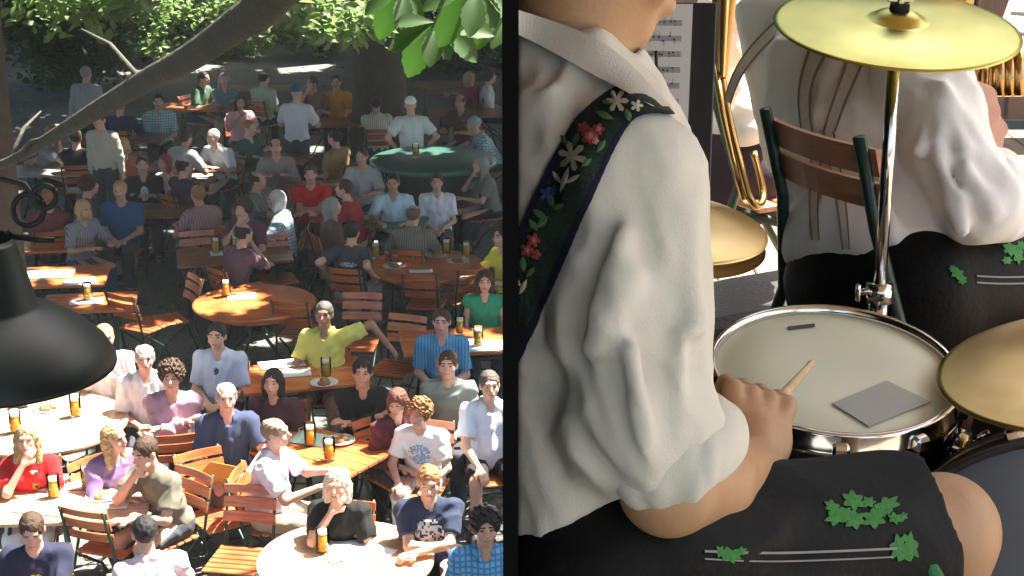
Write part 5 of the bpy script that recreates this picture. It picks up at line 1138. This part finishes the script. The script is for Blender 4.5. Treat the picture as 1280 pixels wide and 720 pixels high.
put_mesh('hair', sdf([e_(hc3+V3(0,0,.034), (.086,.1,.092), rotz(TH3))], .011, .02, [e_(hc3+rotz(TH3)@V3(0,-.11,-.035),(.068,.085,.098),rotz(TH3))], [(hc3-V3(0,0,.05), V3(0,0,-1))], wrinkles(79,.012,.035)), hairm((.04,.03,.02)), m3, M3)
tag(m3, 'musician in sunlit white shirt behind the bending one', 'person', 'musicians of the band')
pc3 = P(920, 215, 4.28); CHB.location = (pc3[0], pc3[1]+.02, DZ); CHB.rotation_euler = (0,0,math.radians(118)); tag(CHB, 'folding chair under the sunlit musician', 'chair', 'folding chairs on the band platform')
tr3 = empty('baritone_horn', P(915, 165, 3.75)); t0 = np.array(tr3.location); b = MB(); b.tube(list(cr([P(902,95,3.8)-t0, P(912,150,3.77)-t0, P(924,200,3.75)-t0, P(936,245,3.74)-t0, P(948,258,3.76)-t0, P(954,240,3.8)-t0, P(942,190,3.82)-t0], 30)), .009, 12); b.tube([P(893,70,3.8)-t0, P(903,140,3.77)-t0, P(916,200,3.75)-t0, P(930,250,3.74)-t0], .008, 10); b.build('tubing', BRASS, tr3, True)
b = MB(); b.lathe([(.012,0),(.016,.12),(.03,.22),(.08,.30),(.082,.298),(.032,.22),(.014,0)], 30, c=P(902,95,3.8)-t0); b.build('bell', BRASS, tr3, True); tag(tr3, 'slender baritone horn leaning beside the sunlit musician', 'horn')
# black instrument cases on the boards
for (px, py, D, sz, yw, lb) in [(925,330,3.6,(.55,.26,.30),.5,'black instrument case on the boards behind the hi-hat'),(955,420,3.05,(.32,.24,.20),-.3,'small black case lying close behind the snare drum')]:
    p = P(px, py, D); k = empty('instrument_case', (p[0],p[1],DZ), yw); b = MB(); b.box((0,0,sz[2]*.36),(sz[0],sz[1],sz[2]*.7), bev=.02); b.build('case_body', mat('case_black',(.022,.022,.024),.6,0,.3,30,.3,90), k)
    b = MB(); b.box((0,0,sz[2]*.86),(sz[0],sz[1],sz[2]*.27), bev=.02); b.build('lid', mat('case_black',(.022,.022,.024),.6), k); b = MB(); b.tube([(-.06,-sz[1]/2,sz[2]*.5),(-.05,-sz[1]/2-.03,sz[2]*.5),(.05,-sz[1]/2-.03,sz[2]*.5),(.06,-sz[1]/2,sz[2]*.5)], .008, 8); b.build('handle', BLACKP, k, True)
    for s in (-1,1): b = MB(); b.box((s*sz[0]*.33,-sz[1]/2-.003,sz[2]*.71),(.03,.008,.04), bev=.002); b.build('latch', CHROME, k)
    tag(k, lb, 'instrument case', 'instrument cases on the deck')

# ------------------------------------------------------------------ lamp, bracket and bough close by in the garden view
LG = mat('lamp_enamel', (.010,.016,.013), .5, 0, .3, 30, spec=.6)
lc = P(-6, 447, 3.2); lp = empty('hanging_lamp', lc); b = MB()
b.lathe([(.05,.235),(.058,.225),(.088,.105),(.094,.098),(.125,.088),(.175,.055),(.212,.018),(.228,-.012),(.228,-.022),(.222,-.022),(.205,.012),(.17,.045),(.12,.078),(.08,.09),(.05,.22)], 56, closed=True); b.build('lamp_shade', LG, lp, True)
b = MB(); b.lathe([(0,.05),(.02,.05),(.03,.0),(.028,-.03),(0,-.045)], 20); b.build('bulb', mat('frosted_bulb',(.6,.6,.55),.3), lp, True)
b = MB(); b.tube([(0,0,.22),(0,0,.95)], .016, 12); b.tube([(0,0,.95),(.02,0,7.1-lc[2])], .012, 10); b.build('stem', LG, lp, True)
b = MB()
for (x, y, r_) in ((36,262,.030),(56,246,.022)):
    c = P(x, y, 3.2)-lc; b.tube([c+RT*r_*math.cos(t)+UP*r_*math.sin(t) for t in np.linspace(.6, 6.9, 26)], .006, 8, cap=True)
b.tube([P(14,290,3.2)-lc, P(2,300,3.2)-lc, P(-6,310,3.2)-lc], .008, 8); b.tube([P(68,300,3.2)-lc, P(50,300,3.2)-lc, P(20,296,3.2)-lc, P(-6,290,3.2)-lc], .006, 8); b.tube([P(54,260,3.2)-lc, P(30,230,3.2)-lc, P(-6,222,3.2)-lc], .006, 8); b.build('scroll_bracket', mat('wrought_iron',(.012,.013,.012),.5), lp, True)
b = MB(); b.box(V3(.55,0,7.16-lc[2]), (1.35,.05,.07), bev=.006); b.build('arm', LG, lp)
tag(lp, 'dark green enamel lamp hanging close by on an iron scroll bracket', 'lamp')
# chestnut tree beside the bandstand: its bough droops through the view
nt_ = empty('chestnut_tree', (-1.9,-1.7,0)); n0 = np.array(nt_.location); b = MB()
b.tube([(0,0,-.1),(0,0,.4),(.05,.05,3),(.12,.1,6.4),(.1,.2,9.5)], [.36,.27,.22,.18,.09], 16); b.build('trunk', BARK, nt_, True); b = MB()
bp = [V3(-1.78,-1.6,6.5), V3(-1.0,-.4,7.1), V3(-.25,1.2,6.9), V3(.02,2.6,6.1), P(348,-14,3.75), P(300,28,4.0), P(240,70,4.3), P(180,102,4.7), P(120,138,5.1), P(60,174,5.5), P(0,206,5.9), P(-60,212,6.3)]
bp = cr(bp, 48); rr = np.interp(np.linspace(0,1,48), [0,.36,.455,.545,.636,.727,.818,.91,1], [.09,.050,.042,.037,.032,.029,.021,.015,.012]); b.tube([x-n0 for x in bp], list(rr), 14); b.build('bough', BARK2, nt_, True)
for q_, (i_, dv) in enumerate([(30,(-.35,.45,.15)),(38,(-.3,.3,-.2)),(42,(.1,.3,.2))]):
    x = np.asarray(bp[i_])-n0; dv = V3(*dv)*.7; bb = MB(); bb.tube([x, x+dv*.5+V3(0,0,.03), x+dv], [.010,.007,.003], 6); sp = bb.build('side_shoot', BARK2, nt_, True)
rs = np.random.RandomState(99); k = 5000; cc = rs.randn(60,3)*np.array([1.6,1.6,1.0])+V3(-.6,-.8,10.2); p = cc[rs.randint(0,60,k)]+rs.randn(k,3)*.28; b = MB()
for q in range(5): b.tube([(.1,.2,8+q*.3), (-.6+math.cos(q*1.3)*1.3,-.8+math.sin(q*1.3)*1.3,10.2)], [.07,.02], 8)
b.build('limb', BARK, nt_, True); leaf_mesh('crown', p, .26, LEAF, rs, nt_)
# large leaves on a hanging twig
LBIG = leafm('near_leaf', (.035,.085,.016), .35)
def leaflet(b, base, tipd, up, L_, W):
    d = unit(tipd); s = unit(np.cross(d, up)); u = np.cross(s, d); N_ = 16; rows = []
    for i in range(N_+1):
        t = i/N_; w = W*(math.sin(math.pi*min(1,t**1.35*.97+.03))**.9)*(.55+.55*t)*(1.05+(.10 if i % 2 else -.06)); m_ = base+d*L_*t-u*L_*.22*t*t
        rows.append([m_-s*w+u*w*.32, m_-s*w*.5+u*w*.12, m_, m_+s*w*.5+u*w*.12, m_+s*w+u*w*.32])
    v = [x for r in rows for x in r]; f = [(i*5+j, i*5+j+1, i*5+j+6, i*5+j+5) for i in range(N_) for j in range(4)]; b.add(v, f)
tw = MB(); LV = []
for (px, py, D, sc, ang) in [(545,28,4.6,.86,[150,120,95,70,40,10,185]),(596,-18,4.4,.95,[160,125,95,65,35]),(505,-14,4.7,.8,[150,120,90,60]),(632,20,4.8,.7,[170,140,110])]:
    c = P(px, py, D); LV.append(c); lb = MB()
    for q, a in enumerate(ang):
        a = math.radians(a); L_ = sc*(.165+.04*math.sin(q*1.7)); dirv = RT*math.cos(a)-UP*math.sin(a)*.9+FWD*(.35*math.sin(q*2.1)-.15); leaflet(lb, c, dirv, unit(UP*.55-FWD*.8+RT*.2*math.sin(q)), L_, L_*.24)
    lb.build('hand_shaped_leaf', LBIG, nt_, True).location = -Vector(n0)
    tw.tube([c-n0, c+UP*.12+RT*.05-n0, P(600,-110,4.2)-n0], [.004,.005,.007], 8)
tw.tube([P(600,-110,4.2)-n0, V3(-.15,3.0,6.6)-n0, V3(-.05,2.3,6.3)-n0], [.008,.012,.016], 8); tw.build('twig', BARK2, nt_, True)
tag(nt_, 'chestnut beside the bandstand whose drooping bough and big leaves hang close by', 'tree')
# ------------------------------------------------------------------ thin volume standing in for veiling glare over the garden
hb_ = MB(); hb_.box((-3, 26, 9.5), (70, 76, 21)); m_, t_, b_ = _new('glare_veil'); t_.nodes.remove(b_); pv_ = t_.nodes.new('ShaderNodeVolumePrincipled')
pv_.inputs['Color'].default_value = (.80,.88,.90,1); pv_.inputs['Density'].default_value = .0012; pv_.inputs['Anisotropy'].default_value = .3
t_.links.new(pv_.outputs[0], t_.nodes['Material Output'].inputs['Volume'])
tag(hb_.build('veiling_glare', m_), 'thin added volume that veils the garden in glare', None, None, 'stuff')
